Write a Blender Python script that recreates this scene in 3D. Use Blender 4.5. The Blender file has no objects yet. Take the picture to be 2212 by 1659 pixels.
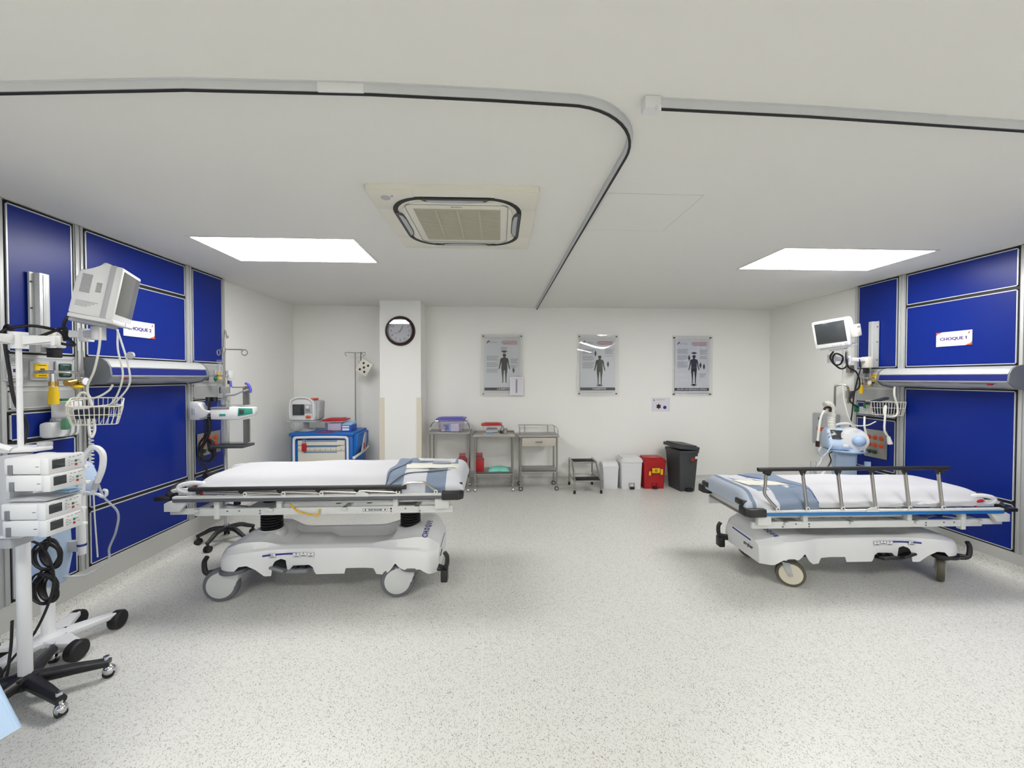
import bpy, bmesh, math, random
from mathutils import Matrix, Vector
random.seed(7)
SC = bpy.context.scene
COL = SC.collection
PI = math.pi
# ---------------------------------------------------------------- camera, light, exposure
CZ = 1.58                      # eye height
H = 2.62                       # ceiling height
FPX = 831.0                    # focal length in pixels of the 2212 px wide frame
YAW, PIT = math.radians(2.6), math.radians(-0.95)
cam_d = bpy.data.cameras.new('camera'); cam = bpy.data.objects.new('camera', cam_d); COL.objects.link(cam)
cam.location = (0, 0, CZ)
cam.rotation_euler = (PI/2 + PIT, 0, -YAW)
cam_d.sensor_width = 36.0; cam_d.lens = 36.0*FPX/2212.0; cam_d.clip_start = 0.05
SC.camera = cam
SC.view_settings.view_transform = 'Standard'
SC.view_settings.look = 'None'
SC.view_settings.exposure = 0.22
SC.view_settings.gamma = 1.0
SC.view_settings.use_curve_mapping = False
W = bpy.data.worlds.new('world'); SC.world = W; W.use_nodes = True
W.node_tree.nodes['Background'].inputs[0].default_value = (0.9, 0.93, 1.0, 1)
W.node_tree.nodes['Background'].inputs[1].default_value = 0.3
LAMP = 17.0                    # strength of the lit ceiling panels
XL, XR, YB = -2.84, 4.12, 5.70 # faces of the panelled walls and of the back wall

# sight line of a wall fixture -> its point on the wall plane it is fixed to
def ray(px, py):
    x = (px-1106.0)/FPX; z = -(py-829.5)/FPX
    y2 = math.cos(PIT)-z*math.sin(PIT); z2 = math.sin(PIT)+z*math.cos(PIT)
    return (x*math.cos(YAW)+y2*math.sin(YAW), -x*math.sin(YAW)+y2*math.cos(YAW), z2)
def az(px, py, Z): r = ray(px, py); t = (Z-CZ)/r[2]; return (r[0]*t, r[1]*t, Z)
def ax(px, py, X): r = ray(px, py); t = X/r[0]; return (X, r[1]*t, CZ+r[2]*t)
def ay(px, py, Y): r = ray(px, py); t = Y/r[1]; return (r[0]*t, Y, CZ+r[2]*t)

# ---------------------------------------------------------------- materials
def lin(c):
    return tuple(((v/255)/12.92 if v/255 <= .04045 else ((v/255+.055)/1.055)**2.4) for v in c)
def mat(name, rgb, rough=.5, metal=0., spec=.5, emit=0., bump=0., bscale=80., trans=0., alpha=1., coat=0.):
    m = bpy.data.materials.new(name); m.use_nodes = True
    nt = m.node_tree; b = nt.nodes['Principled BSDF']
    c = lin(rgb)+(1,)
    b.inputs['Base Color'].default_value = c
    b.inputs['Roughness'].default_value = rough
    b.inputs['Metallic'].default_value = metal
    b.inputs['Specular IOR Level'].default_value = spec
    b.inputs['Coat Weight'].default_value = coat
    b.inputs['Transmission Weight'].default_value = trans
    b.inputs['Alpha'].default_value = alpha
    if emit:
        b.inputs['Emission Color'].default_value = c; b.inputs['Emission Strength'].default_value = emit
    tc = nt.nodes.new('ShaderNodeTexCoord'); nz = nt.nodes.new('ShaderNodeTexNoise')
    nz.inputs['Scale'].default_value = bscale
    nt.links.new(tc.outputs['Object'], nz.inputs['Vector'])
    mr = nt.nodes.new('ShaderNodeMapRange')        # slight procedural variation of the gloss
    dv = .006 if metal > .5 else .04
    mr.inputs[3].default_value = max(0., rough-dv); mr.inputs[4].default_value = min(1., rough+dv)
    nt.links.new(nz.outputs[0], mr.inputs[0]); nt.links.new(mr.outputs[0], b.inputs['Roughness'])
    if bump:
        bp = nt.nodes.new('ShaderNodeBump'); bp.inputs['Strength'].default_value = bump; bp.inputs['Distance'].default_value = .002
        nt.links.new(nz.outputs[0], bp.inputs['Height']); nt.links.new(bp.outputs[0], b.inputs['Normal'])
    return m
def clear(name, rgb, gloss=.12, tint=.9, rough=.02):
    m = bpy.data.materials.new(name); m.use_nodes = True; nt = m.node_tree; nt.nodes.clear()
    o = nt.nodes.new('ShaderNodeOutputMaterial'); mx = nt.nodes.new('ShaderNodeMixShader')
    t = nt.nodes.new('ShaderNodeBsdfTransparent'); g = nt.nodes.new('ShaderNodeBsdfPrincipled')
    c = lin(rgb); t.inputs[0].default_value = (c[0]*tint+1-tint, c[1]*tint+1-tint, c[2]*tint+1-tint, 1)
    g.inputs['Base Color'].default_value = c+(1,); g.inputs['Roughness'].default_value = rough
    mx.inputs[0].default_value = gloss
    nt.links.new(t.outputs[0], mx.inputs[1]); nt.links.new(g.outputs[0], mx.inputs[2])
    m2 = nt.nodes.new('ShaderNodeMixShader'); fr_ = nt.nodes.new('ShaderNodeFresnel'); fr_.inputs[0].default_value = 1.45 if rough < .05 else 1.2
    gl = nt.nodes.new('ShaderNodeBsdfGlossy'); gl.inputs['Roughness'].default_value = rough
    nt.links.new(fr_.outputs[0], m2.inputs[0]); nt.links.new(mx.outputs[0], m2.inputs[1]); nt.links.new(gl.outputs[0], m2.inputs[2]); nt.links.new(m2.outputs[0], o.inputs[0])
    return m
def floor_mat():
    m = bpy.data.materials.new('speckled_vinyl'); m.use_nodes = True; nt = m.node_tree; b = nt.nodes['Principled BSDF']
    L = nt.links.new
    tc = nt.nodes.new('ShaderNodeTexCoord')
    ns = nt.nodes.new('ShaderNodeTexNoise'); ns.inputs['Scale'].default_value = 55; ns.inputs['Detail'].default_value = 1
    L(tc.outputs['Object'], ns.inputs['Vector'])
    ds = nt.nodes.new('ShaderNodeMixRGB'); ds.blend_type = 'LINEAR_LIGHT'; ds.inputs[0].default_value = .012
    L(tc.outputs['Object'], ds.inputs[1]); L(ns.outputs['Color'], ds.inputs[2])
    col = None
    base = nt.nodes.new('ShaderNodeRGB'); base.outputs[0].default_value = lin((213, 213, 208))+(1,)
    prev = base.outputs[0]
    for sc, thr, rad, rot_, rgb in ((128, .62, .30, 10, (164, 160, 154)), (118, .60, .29, 62, (182, 180, 174)), (122, .66, .30, 108, (152, 148, 142)), (136, .72, .30, 155, (166, 155, 152))):
        mp = nt.nodes.new('ShaderNodeMapping'); mp.inputs['Location'].default_value = (sc*.37, sc*.11, 0)
        mp.inputs['Rotation'].default_value = (0, 0, math.radians(rot_))
        mp.inputs['Scale'].default_value = (1.5, .62, 1)
        v = nt.nodes.new('ShaderNodeTexVoronoi'); v.inputs['Scale'].default_value = sc
        L(ds.outputs[0], mp.inputs[0]); L(mp.outputs[0], v.inputs['Vector'])
        sp = nt.nodes.new('ShaderNodeSeparateColor'); L(v.outputs['Color'], sp.inputs[0])
        a = nt.nodes.new('ShaderNodeMath'); a.operation = 'GREATER_THAN'; a.inputs[1].default_value = thr; L(sp.outputs[0], a.inputs[0])
        d = nt.nodes.new('ShaderNodeMath'); d.operation = 'LESS_THAN'; d.inputs[1].default_value = rad; L(v.outputs['Distance'], d.inputs[0])
        k = nt.nodes.new('ShaderNodeMath'); k.operation = 'MULTIPLY'; L(a.outputs[0], k.inputs[0]); L(d.outputs[0], k.inputs[1])
        mx = nt.nodes.new('ShaderNodeMixRGB'); mx.inputs[2].default_value = lin(rgb)+(1,)
        L(k.outputs[0], mx.inputs[0]); L(prev, mx.inputs[1]); prev = mx.outputs[0]
    # welded seams between the vinyl rolls, 2 m apart
    sx = nt.nodes.new('ShaderNodeSeparateXYZ'); L(tc.outputs['Object'], sx.inputs[0])
    w = nt.nodes.new('ShaderNodeMath'); w.operation = 'PINGPONG'; w.inputs[1].default_value = 1.0
    ad = nt.nodes.new('ShaderNodeMath'); ad.inputs[1].default_value = 4.07; L(sx.outputs[0], ad.inputs[0]); L(ad.outputs[0], w.inputs[0])
    lt = nt.nodes.new('ShaderNodeMath'); lt.operation = 'LESS_THAN'; lt.inputs[1].default_value = .0018; L(w.outputs[0], lt.inputs[0])
    mx = nt.nodes.new('ShaderNodeMixRGB'); mx.inputs[2].default_value = lin((221, 220, 216))+(1,)
    L(lt.outputs[0], mx.inputs[0]); L(prev, mx.inputs[1])
    L(mx.outputs[0], b.inputs['Base Color'])
    b.inputs['Roughness'].default_value = .33; b.inputs['Specular IOR Level'].default_value = .35
    return m
M = {}
M['floor'] = floor_mat()
M['wall'] = mat('white_paint', (240, 240, 236), .75, bump=.15, bscale=140)
M['ceil'] = mat('ceiling_paint', (228, 227, 222), .85)
M['blue'] = mat('blue_panel_laminate', (8, 36, 125), .34, spec=.3)
M['stripe'] = mat('navy_lamp_stripe', (18, 32, 112), .35)
M['alu'] = mat('brushed_aluminium', (186, 188, 187), .42, .2)
M['edge'] = mat('panel_edge_strip', (206, 208, 210), .35, .3)
M['black'] = mat('black_rubber', (22, 21, 23), .55)
M['blackp'] = mat('black_plastic', (30, 29, 31), .4)
M['service'] = mat('service_band_grey', (172, 174, 174), .4)
M['skirt'] = mat('grey_skirting', (186, 186, 182), .5)
M['white'] = mat('white_plastic', (220, 221, 222), .38)
M['whitep'] = mat('white_powder_coat', (222, 223, 225), .35)
M['cream'] = mat('cream_plastic', (222, 219, 206), .45)
M['creamg'] = mat('cream_grille', (184, 180, 162), .6)
M['guard'] = mat('beige_corner_guard', (220, 212, 196), .5)
M['steel'] = mat('stainless_steel', (170, 166, 160), .28, .9)
M['steelp'] = mat('steel_sheet', (165, 163, 160), .35, .75)
M['chrome'] = mat('chrome', (215, 215, 218), .12, 1.)
M['grey'] = mat('grey_plastic', (118, 121, 126), .45)
M['lgrey'] = mat('light_grey_plastic', (176, 178, 182), .45)
M['dgrey'] = mat('dark_grey_plastic', (66, 68, 71), .45)
M['base'] = mat('stretcher_base_plastic', (216, 217, 218), .38)
M['frame'] = mat('stretcher_frame_enamel', (206, 208, 206), .35)
M['bluest'] = mat('blue_bumper_strip', (30, 110, 175), .4)
M['greyst'] = mat('grey_bumper_strip', (92, 94, 100), .5)
M['screen'] = mat('dark_screen', (58, 62, 64), .12)
M['lscreen'] = mat('grey_screen', (104, 104, 102), .2)
M['sheet'] = mat('white_bed_sheet', (192, 192, 196), .85, bump=.25, bscale=260)
M['cuffblue'] = mat('navy_cuff', (36, 42, 60), .8)
M['yellow'] = mat('yellow_plastic', (228, 190, 20), .4)
M['green'] = mat('green_plastic', (20, 120, 70), .4)
M['dgreen'] = mat('dark_green_plastic', (16, 62, 46), .4)
M['teal'] = mat('teal_label', (40, 140, 120), .4)
M['red'] = mat('red_plastic', (176, 26, 32), .4)
M['rede'] = mat('red_enamel', (170, 24, 30), .35)
M['orange'] = mat('orange_plastic', (212, 84, 34), .4)
M['lblue'] = mat('pale_blue_plastic', (166, 190, 222), .35)
M['lblue2'] = mat('pale_blue_housing', (180, 200, 226), .4)
M['cartblue'] = mat('cart_blue', (22, 98, 178), .45)
M['cartcream'] = mat('drawer_cream', (212, 208, 196), .5)
M['drape'] = mat('pale_blue_drape', (176, 202, 232), .7, bump=.2, bscale=200)
M['brown'] = mat('dark_brown_rim', (44, 22, 22), .3)
M['face'] = mat('clock_face', (208, 210, 218), .6)
M['ink'] = mat('dark_ink', (40, 38, 42), .7)
M['grink'] = mat('grey_ink', (150, 152, 158), .7)
M['redink'] = mat('red_ink', (178, 44, 60), .7)
M['purp'] = mat('purple_ink', (70, 44, 120), .6)
M['navy'] = mat('navy_ink', (36, 48, 130), .5)
M['paper'] = mat('poster_paper', (226, 229, 236), .6)
M['wpaper'] = mat('white_paper', (224, 222, 230), .6)
M['mint'] = mat('mint_wrap', (128, 208, 190), .6)
M['blid'] = mat('violet_blue_lid', (84, 80, 180), .4)
M['bluebox'] = mat('blue_carton', (30, 84, 180), .5)
M['pbox'] = mat('printed_pale_carton', (150, 190, 222), .5)
M['ebin'] = mat('grey_bin', (62, 65, 67), .5)
M['beige'] = mat('beige_metal', (190, 184, 172), .5)
M['tube'] = mat('white_hose', (222, 222, 214), .4)
M['tyre'] = mat('grey_tyre', (98, 100, 106), .6)
M['otyre'] = mat('olive_tyre', (84, 80, 66), .6)
M['wheelc'] = mat('wheel_cover', (200, 202, 202), .35)
M['wheelb'] = mat('wheel_beige', (206, 200, 182), .45)
M['rubtop'] = mat('black_ribbed_tread', (34, 35, 38), .8, bump=.6, bscale=300)
M['brass'] = mat('brass_fitting', (196, 160, 90), .25, .9)
M['olive'] = mat('yellow_strap', (214, 170, 50), .6)
M['clear'] = clear('clear_plastic', (238, 240, 242), .07, .06, .08)
M['ctube'] = clear('clear_tubing', (226, 232, 236), .38, .1, .2)
M['acryl'] = clear('acrylic_sheet', (236, 238, 236), .015, .03, .004)
M['glass'] = clear('clock_glass', (240, 240, 245), .12, .1, .01)
M['pinkclear'] = clear('clear_pink_plastic', (220, 130, 140), .35, .7, .1)
M['redclear'] = clear('clear_violet_plastic', (212, 202, 230), .18, .3, .1)
M['lamp'] = mat('lit_panel_diffuser', (252, 251, 249), .5, emit=LAMP)

# ---------------------------------------------------------------- mesh builder
def catmull(P, n=6, closed=False):
    P = [Vector(p) for p in P]
    if len(P) < 3 and not closed: return P
    out = []; N = len(P); segs = N if closed else N-1
    for i in range(segs):
        p0 = P[(i-1) % N] if (closed or i > 0) else P[0]*2-P[1]
        p1 = P[i]; p2 = P[(i+1) % N]
        p3 = P[(i+2) % N] if (closed or i < N-2) else P[-1]*2-P[-2]
        for k in range(n):
            t = k/n
            out.append(.5*((2*p1)+(p2-p0)*t+(2*p0-5*p1+4*p2-p3)*t*t+(3*p1-p0-3*p2+p3)*t**3))
    if not closed: out.append(P[-1])
    return out
class MB:
    def __init__(s): s.bm = bmesh.new(); s.T = Matrix.Identity(4)
    def v(s, p): return s.bm.verts.new(s.T @ Vector(p))
    def faces(s, vs, fs):
        V = [s.v(p) for p in vs]
        for f in fs:
            try: s.bm.faces.new([V[i] for i in f])
            except ValueError: pass
        return s
    def box(s, x0, x1, y0, y1, z0, z1, bev=0, seg=2):
        b = bmesh.new()
        r = bmesh.ops.create_cube(b, size=1)
        for v in r['verts']:
            v.co = Vector(((x0+x1)/2+v.co.x*(x1-x0), (y0+y1)/2+v.co.y*(y1-y0), (z0+z1)/2+v.co.z*(z1-z0)))
        if bev: bmesh.ops.bevel(b, geom=b.edges[:], offset=bev, segments=seg, affect='EDGES', profile=.5)
        s.merge(b); return s
    def merge(s, b):
        mp = {}
        for v in b.verts: mp[v] = s.v(v.co)
        for f in b.faces:
            try: s.bm.faces.new([mp[v] for v in f.verts])
            except ValueError: pass
        b.free()
    def cyl(s, p, q, r, r2=None, seg=16, caps=True):
        if r2 is None: r2 = r
        p = Vector(p); q = Vector(q); d = (q-p).normalized()
        u = d.cross(Vector((0, 0, 1)) if abs(d.z) < .9 else Vector((1, 0, 0))).normalized(); w = d.cross(u)
        A = []; B = []
        for i in range(seg):
            a = 2*PI*i/seg; o = u*math.cos(a)+w*math.sin(a)
            A.append(s.v(p+o*r)); B.append(s.v(q+o*r2))
        for i in range(seg):
            j = (i+1) % seg; s.bm.faces.new((A[i], A[j], B[j], B[i]))
        if caps: s.bm.faces.new(A[::-1]); s.bm.faces.new(B)
        return s
    def tube(s, pts, r, seg=8, closed=False, n=6, smooth=True, rf=None):
        P = catmull(pts, n, closed) if smooth else [Vector(p) for p in pts]
        N = len(P); prev = None; rings = []
        for i in range(N):
            if closed: d = P[(i+1) % N]-P[i-1]
            else: d = P[min(i+1, N-1)]-P[max(i-1, 0)]
            if d.length < 1e-9: d = Vector((0, 0, 1))
            d.normalize()
            if prev is None:
                u = d.cross(Vector((0, 0, 1)) if abs(d.z) < .9 else Vector((1, 0, 0))).normalized()
            else:
                u = prev-d*prev.dot(d)
                u = u.normalized() if u.length > 1e-6 else d.orthogonal().normalized()
            prev = u; w = d.cross(u); rr = r if rf is None else rf(i/(N-1))*r
            rings.append([s.v(P[i]+(u*math.cos(2*PI*k/seg)+w*math.sin(2*PI*k/seg))*rr) for k in range(seg)])
        for i in range(N if closed else N-1):
            a = rings[i]; b = rings[(i+1) % N]
            for k in range(seg):
                j = (k+1) % seg; s.bm.faces.new((a[k], a[j], b[j], b[k]))
        if not closed: s.bm.faces.new(rings[0][::-1]); s.bm.faces.new(rings[-1])
        return s
    def lathe(s, prof, o=(0, 0, 0), axis='z', seg=24):
        rings = []
        for r, h in prof:
            R = []
            for i in range(seg):
                a = 2*PI*i/seg; c, d = r*math.cos(a), r*math.sin(a)
                p = {'z': (c, d, h), 'x': (h, c, d), 'y': (c, h, d)}[axis]
                R.append(s.v((o[0]+p[0], o[1]+p[1], o[2]+p[2])))
            rings.append(R)
        for a, b in zip(rings, rings[1:]):
            for k in range(seg):
                j = (k+1) % seg; s.bm.faces.new((a[k], a[j], b[j], b[k]))
        s.bm.faces.new(rings[0][::-1]); s.bm.faces.new(rings[-1]); return s
    def prism(s, pts, d0, d1, plane='xz', bev=0):
        """polygon in a plane, extruded along the third axis from d0 to d1"""
        b = bmesh.new()
        f = {'xz': lambda p, d: (p[0], d, p[1]), 'xy': lambda p, d: (p[0], p[1], d), 'yz': lambda p, d: (d, p[0], p[1])}[plane]
        A = [b.verts.new(f(p, d0)) for p in pts]; B = [b.verts.new(f(p, d1)) for p in pts]; n = len(pts)
        b.faces.new(A); b.faces.new(B[::-1])
        for i in range(n): b.faces.new((A[i], B[i], B[(i+1) % n], A[(i+1) % n]))
        if bev:
            bmesh.ops.bevel(b, geom=b.edges[:], offset=bev, segments=2, affect='EDGES', profile=.5)
        s.merge(b); return s
    def sph(s, c, r, seg=20, rings=12):
        rx, ry, rz = r if isinstance(r, (tuple, list)) else (r, r, r)
        b = bmesh.new(); bmesh.ops.create_uvsphere(b, u_segments=seg, v_segments=rings, radius=1)
        for v in b.verts: v.co = Vector((c[0]+v.co.x*rx, c[1]+v.co.y*ry, c[2]+v.co.z*rz))
        s.merge(b); return s
    def grid(s, fn, nu, nv, thick=0, closed_v=False):
        V = [[s.v(fn(i/nu, j/nv)) for j in range(nv+1)] for i in range(nu+1)]
        fs = []
        for i in range(nu):
            for j in range(nv):
                fs.append(s.bm.faces.new((V[i][j], V[i+1][j], V[i+1][j+1], V[i][j+1])))
        if thick:
            bmesh.ops.recalc_face_normals(s.bm, faces=fs)
            bmesh.ops.solidify(s.bm, geom=fs, thickness=thick)
        return V
    def build(s, name, m, parent=None, ang=35, loc=None, rot=None):
        bmesh.ops.recalc_face_normals(s.bm, faces=s.bm.faces[:])
        me = bpy.data.meshes.new(name); s.bm.to_mesh(me); s.bm.free()
        me.polygons.foreach_set('use_smooth', [True]*len(me.polygons)); me.set_sharp_from_angle(angle=math.radians(ang))
        me.materials.append(M[m] if isinstance(m, str) else m)
        o = bpy.data.objects.new(name, me); COL.objects.link(o)
        if parent: o.parent = parent
        if loc: o.location = loc
        if rot: o.rotation_euler = rot
        return o
def thing(name, label, cat, loc=(0, 0, 0), rotz=0, group=None, rot=None):
    o = bpy.data.objects.new(name, None); COL.objects.link(o); o.empty_display_size = .05
    o.location = loc; o.rotation_euler = rot or (0, 0, rotz)
    return tag(o, label, cat, group)
def tag(o, label, cat, group=None):
    o['label'] = label; o['category'] = cat
    if group: o['group'] = group
    return o
def struct(o): o['kind'] = 'structure'; return o
def lab(o, t): o['label'] = t; return o
def frm(o, right, up):
    """matrix whose x runs right, y runs up and z faces the reader"""
    r = Vector(right).normalized(); u = Vector(up).normalized(); n = r.cross(u)
    m = Matrix((r, u, n)).transposed().to_4x4(); m.translation = Vector(o); return m
def text(body, size, m, material, parent=None, name='lettering', bold=0., align='CENTER', ext=.0006, sx=1., shear=0.):
    c = bpy.data.curves.new(name, 'FONT'); c.body = body; c.size = size; c.align_x = align; c.align_y = 'CENTER'
    c.extrude = ext; c.offset = bold; c.shear = shear; c.resolution_u = 3
    t = bpy.data.objects.new(name, c); me = bpy.data.meshes.new_from_object(t)
    bpy.data.objects.remove(t); bpy.data.curves.remove(c)
    me.transform(m @ Matrix.Diagonal((sx, 1, 1, 1))); me.materials.clear(); me.materials.append(M[material])
    me.name = name
    o = bpy.data.objects.new(name, me); COL.objects.link(o)
    if parent: o.parent = parent
    return o
# ---------------------------------------------------------------- room shell
Y0 = -4.2
def one(name, m, *boxes, bev=0, parent=None):
    b = MB()
    for q in boxes: b.box(*q, bev=bev)
    return b.build(name, m, parent)
struct(one('floor', 'floor', (-3.2, 4.5, Y0-.2, YB+.15, -.1, 0)))
struct(one('ceiling', 'ceil', (-3.2, 4.5, Y0-.2, YB+.15, H, H+.1)))
struct(one('wall_left', 'wall', (-3.0, -2.9, Y0-.2, YB+.1, 0, H)))
struct(one('wall_right', 'wall', (4.2, 4.3, Y0-.2, YB+.1, 0, H)))
struct(one('wall_back', 'wall', (-2.9, 4.2, YB, YB+.1, 0, H)))
struct(one('wall_front', 'wall', (-3.2, 4.5, Y0-.1, Y0, 0, H)))
struct(one('wall_pillar', 'wall', (-1.55, -1.0, 5.28, YB, 0, H)))
struct(one('trim_1', 'guard', (-1.55, -1.49, 5.272, 5.28, .1, 1.31), (-1.558, -1.55, 5.272, 5.34, .1, 1.31)))
struct(one('trim_2', 'guard', (-1.06, -1.0, 5.272, 5.28, .1, 1.31), (-1.0, -.992, 5.272, 5.34, .1, 1.31)))
# coved vinyl skirting running up the foot of the plain walls
def cove(name, pts):
    b = MB(); prof = [(0, 0), (.06, 0), (.035, .008), (.015, .03), (.007, .055), (.007, .1), (0, .1)]
    rows = []
    for (x, y, nx, ny) in pts: rows.append([b.v((x+nx*p, y+ny*p, z)) for p, z in prof])
    for a, c in zip(rows, rows[1:]):
        for k in range(len(prof)-1): b.bm.faces.new((a[k], a[k+1], c[k+1], c[k]))
    b.bm.faces.new(rows[0]); b.bm.faces.new(rows[-1][::-1])
    return struct(b.build(name, 'floor'))
cove('baseboard_back', [(-1.0, YB, 0, -1), (4.2, YB, 0, -1)])
cove('baseboard_alcove', [(-2.9, YB, 0, -1), (-1.55, YB, 0, -1)])
cove('baseboard_pillar', [(-1.55, 5.28, 0, -1), (-1.0, 5.28, 0, -1)])
cove('baseboard_left', [(-2.9, Y0, 1, 0), (-2.9, YB, 1, 0)])
cove('baseboard_right', [(4.2, Y0, -1, 0), (4.2, YB, -1, 0)])
# skirting below the blue panels
struct(one('trim_3', 'skirt', (-2.9, XL+.006, 1.2, 4.19, .1, .25)))
struct(one('trim_4', 'skirt', (XR-.006, 4.2, 1.2, 4.22, .07, .19)))
cove('baseboard_left_panels', [(XL, 1.2, 1, 0), (XL, 4.19, 1, 0)])
cove('baseboard_right_panels', [(XR, 1.2, -1, 0), (XR, 4.22, -1, 0)])
# access hatch in the ceiling
hx0, hx1, hy0, hy1 = .64, 1.19, 2.16, 2.69
b = MB()
b.box(hx0, hx1, hy0, hy1, H-.0015, H)
struct(b.build('trim_5', 'ceil'))
b = MB()
for q in ((hx0, hx1, hy1, hy1+.004), (hx1, hx1+.004, hy0, hy1), (hx0, hx1, hy0-.0015, hy0), (hx0-.002, hx0, hy0, hy1)): b.box(q[0], q[1], q[2], q[3], H-.001, H)
struct(b.build('trim_6', 'lgrey'))

# blue wall panels, each a leaf with a pale edge and a black gasket
def panel(side, y0, y1, z0, z1, label, m='blue', group=None):
    X, n = (XL, 1) if side == 'L' else (XR, -1)
    t = thing('wall_panel', label, 'wall panel', (X-n*.05, (y0+y1)/2, z0), 0, group)
    hy, hz = (y1-y0)/2, z1-z0
    def bx(b, d0, d1, a0, a1, c0, c1): b.box(*sorted((n*d0, n*d1)), a0, a1, c0, c1)
    g = MB(); bx(g, 0, .044, -hy, hy, 0, hz); g.build('gasket', 'black' if m == 'blue' else 'alu', t)
    e = MB(); k = .013
    for q in ((-hy+k, hy-k, k, k+.007), (-hy+k, hy-k, hz-k-.007, hz-k), (-hy+k, -hy+k+.007, k, hz-k), (hy-k-.007, hy-k, k, hz-k)): bx(e, .04, .052, *q)
    e.build('edge_strip', 'edge', t)
    s = MB(); k = .0195; bx(s, .04, .050, -hy+k, hy-k, k, hz-k); s.build('panel_sheet', m, t)
    return t
LZ = dict(top=2.615, a=2.315, b=1.72, c=1.53, d=1.38, e=1.195, f=.65, g=.25)
RZ = dict(top=2.615, a=2.29, b=1.675, c=1.485, d=1.33, e=1.145, f=.58, g=.19)
for side, Z, cols, word in (('L', LZ, ((1.3, 2.30), (2.37, 2.745), (2.805, 3.69), (3.755, 4.17)), 'left'), ('R', RZ, ((1.3, 1.9), (1.9, 2.775), (2.845, 3.69), (3.755, 4.20)), 'right')):
    A, B, C, D = cols
    big = 'blue wall panel on the %s wall, ' % word
    panel(side, A[0], A[1], Z['g'], Z['top'], big+'full height, unseen, added to bounce blue light')  # one unseen panel on each side, added for its blue bounce light
    if side == 'L':
        panel(side, B[0], B[1], Z['b'], Z['top'], big+'upright, behind the monitor arm rail')
        panel(side, B[0], B[1], Z['d']+.135, Z['b'], 'upper grey service panel carrying white and yellow outlets, left wall', 'service')
        panel(side, B[0], B[1], Z['d'], Z['d']+.135, 'lower plain grey service panel above the suction bottle, left wall', 'service')
        panel(side, B[0], B[1], Z['e'], Z['d'], big+'short, behind the white suction bottle')
        panel(side, B[0], B[1], Z['f'], Z['e'], big+'half hidden behind the infusion pump stack')
        panel(side, B[0], B[1], Z['g'], Z['f'], big+'lowest, behind the white trolley pole and cables')
    else:
        panel(side, B[0], B[1], Z['f'], Z['top'], big+'tall, cut by the right edge of the photo')
        panel(side, B[0], B[1], Z['g'], Z['f'], big+'low corner one, cut by the right edge of the photo')
    panel(side, C[0], C[1], Z['a'], Z['top'], big+'wide and shallow, touching the ceiling')
    panel(side, C[0], C[1], Z['b'], Z['a'], big+'wide, carrying the white CHOQUE sign')
    panel(side, C[0], C[1], Z['f'], Z['c'], big+'largest one, below the bedhead lamp')
    panel(side, C[0], C[1], Z['g'], Z['f'], big+'wide and lowest, above the grey skirting')
    panel(side, D[0], D[1], Z['b'], Z['top'], big+'narrow upper one nearest the back wall')
    panel(side, D[0], D[1], Z['b']-.2, Z['b'], 'upper grey service panel with gas outlets beyond the bedhead lamp, %s wall' % word, 'service')
    panel(side, D[0], D[1], Z['d']-.01, Z['b']-.2, 'lower plain grey service panel beyond the bedhead lamp, %s wall' % word, 'service')
    panel(side, D[0], D[1], Z['e'], Z['d']-.01, big+'smallest one, below the far service panels')
    panel(side, D[0], D[1], Z['f'], Z['e'], big+'narrow, carrying the steel socket plate')
    panel(side, D[0], D[1], Z['g'], Z['f'], big+'narrow and lowest, nearest the back wall')
    X, n = (XL, 1) if side == 'L' else (XR, -1)
    ends = ((A[1], B[0]) if side == 'L' else None, (B[1], C[0]), (C[1], D[0]), (D[1], D[1]+.03))
    for e, w in zip(ends, ('first, at the edge of the photo', 'nearer the camera than the lamp', 'beyond the wide panels', 'thin end strip nearest the back wall')):
        if not e: continue
        b = MB(); x0, x1 = sorted((X-n*.06, X)); ym = (e[0]+e[1])/2
        b.box(x0, x1, e[0], e[1], Z['g'], H-.003)
        if e[1]-e[0] > .04:
            x0, x1 = sorted((X, X+n*.008)); b.box(x0, x1, e[0]+.006, ym-.008, Z['g'], H-.003, bev=.002); b.box(x0, x1, ym+.008, e[1]-.006, Z['g'], H-.003, bev=.002)
        tag(b.build('wall_post', 'alu'), 'aluminium post between blue panels on the %s wall, %s' % (word, w), 'wall post')
    b = MB(); x0, x1 = sorted((X-n*.07, X-n*.055)); b.box(x0, x1, 1.3, 4.18, Z['g'], H-.004); struct(b.build('trim_7' if side == 'L' else 'trim_8', 'alu'))
    zc = Z['c']
    b = MB(); x0, x1 = sorted((X-n*.05, X-n*.004)); b.box(x0, x1, C[0], C[1], zc, Z['b']); struct(b.build('trim_9' if side == 'L' else 'trim_10', 'service'))
# ---------------------------------------------------------------- ceiling fixtures
def ceiling_light(x0, x1, y0, y1, label):
    t = thing('ceiling_light', label, 'ceiling light', ((x0+x1)/2, (y0+y1)/2, H)); a, c = (x1-x0)/2, (y1-y0)/2
    b = MB(); k = .02
    for q in ((-a-k, a+k, -c-k, -c), (-a-k, a+k, c, c+k), (-a-k, -a, -c, c), (a, a+k, -c, c)): b.box(q[0], q[1], q[2], q[3], -.006, 0, bev=.002)
    b.build('frame', 'ceil', t)
    MB().box(-a, a, -c, c, -.004, -.001).build('diffuser', 'lamp', t)
    return t
ceiling_light(-2.24, -1.06, 2.955, 3.53, 'lit white rectangular ceiling panel left of the air conditioner')
ceiling_light(2.33, 3.60, 3.00, 3.58, 'lit white rectangular ceiling panel above the right stretcher')
ceiling_light(-2.2, -1.0, -.1, .5, 'lit ceiling panel above the camera, left one, out of the frame')
ceiling_light(2.2, 3.4, 0.1, .7, 'lit ceiling panel above the camera, right one, out of the frame')
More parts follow.
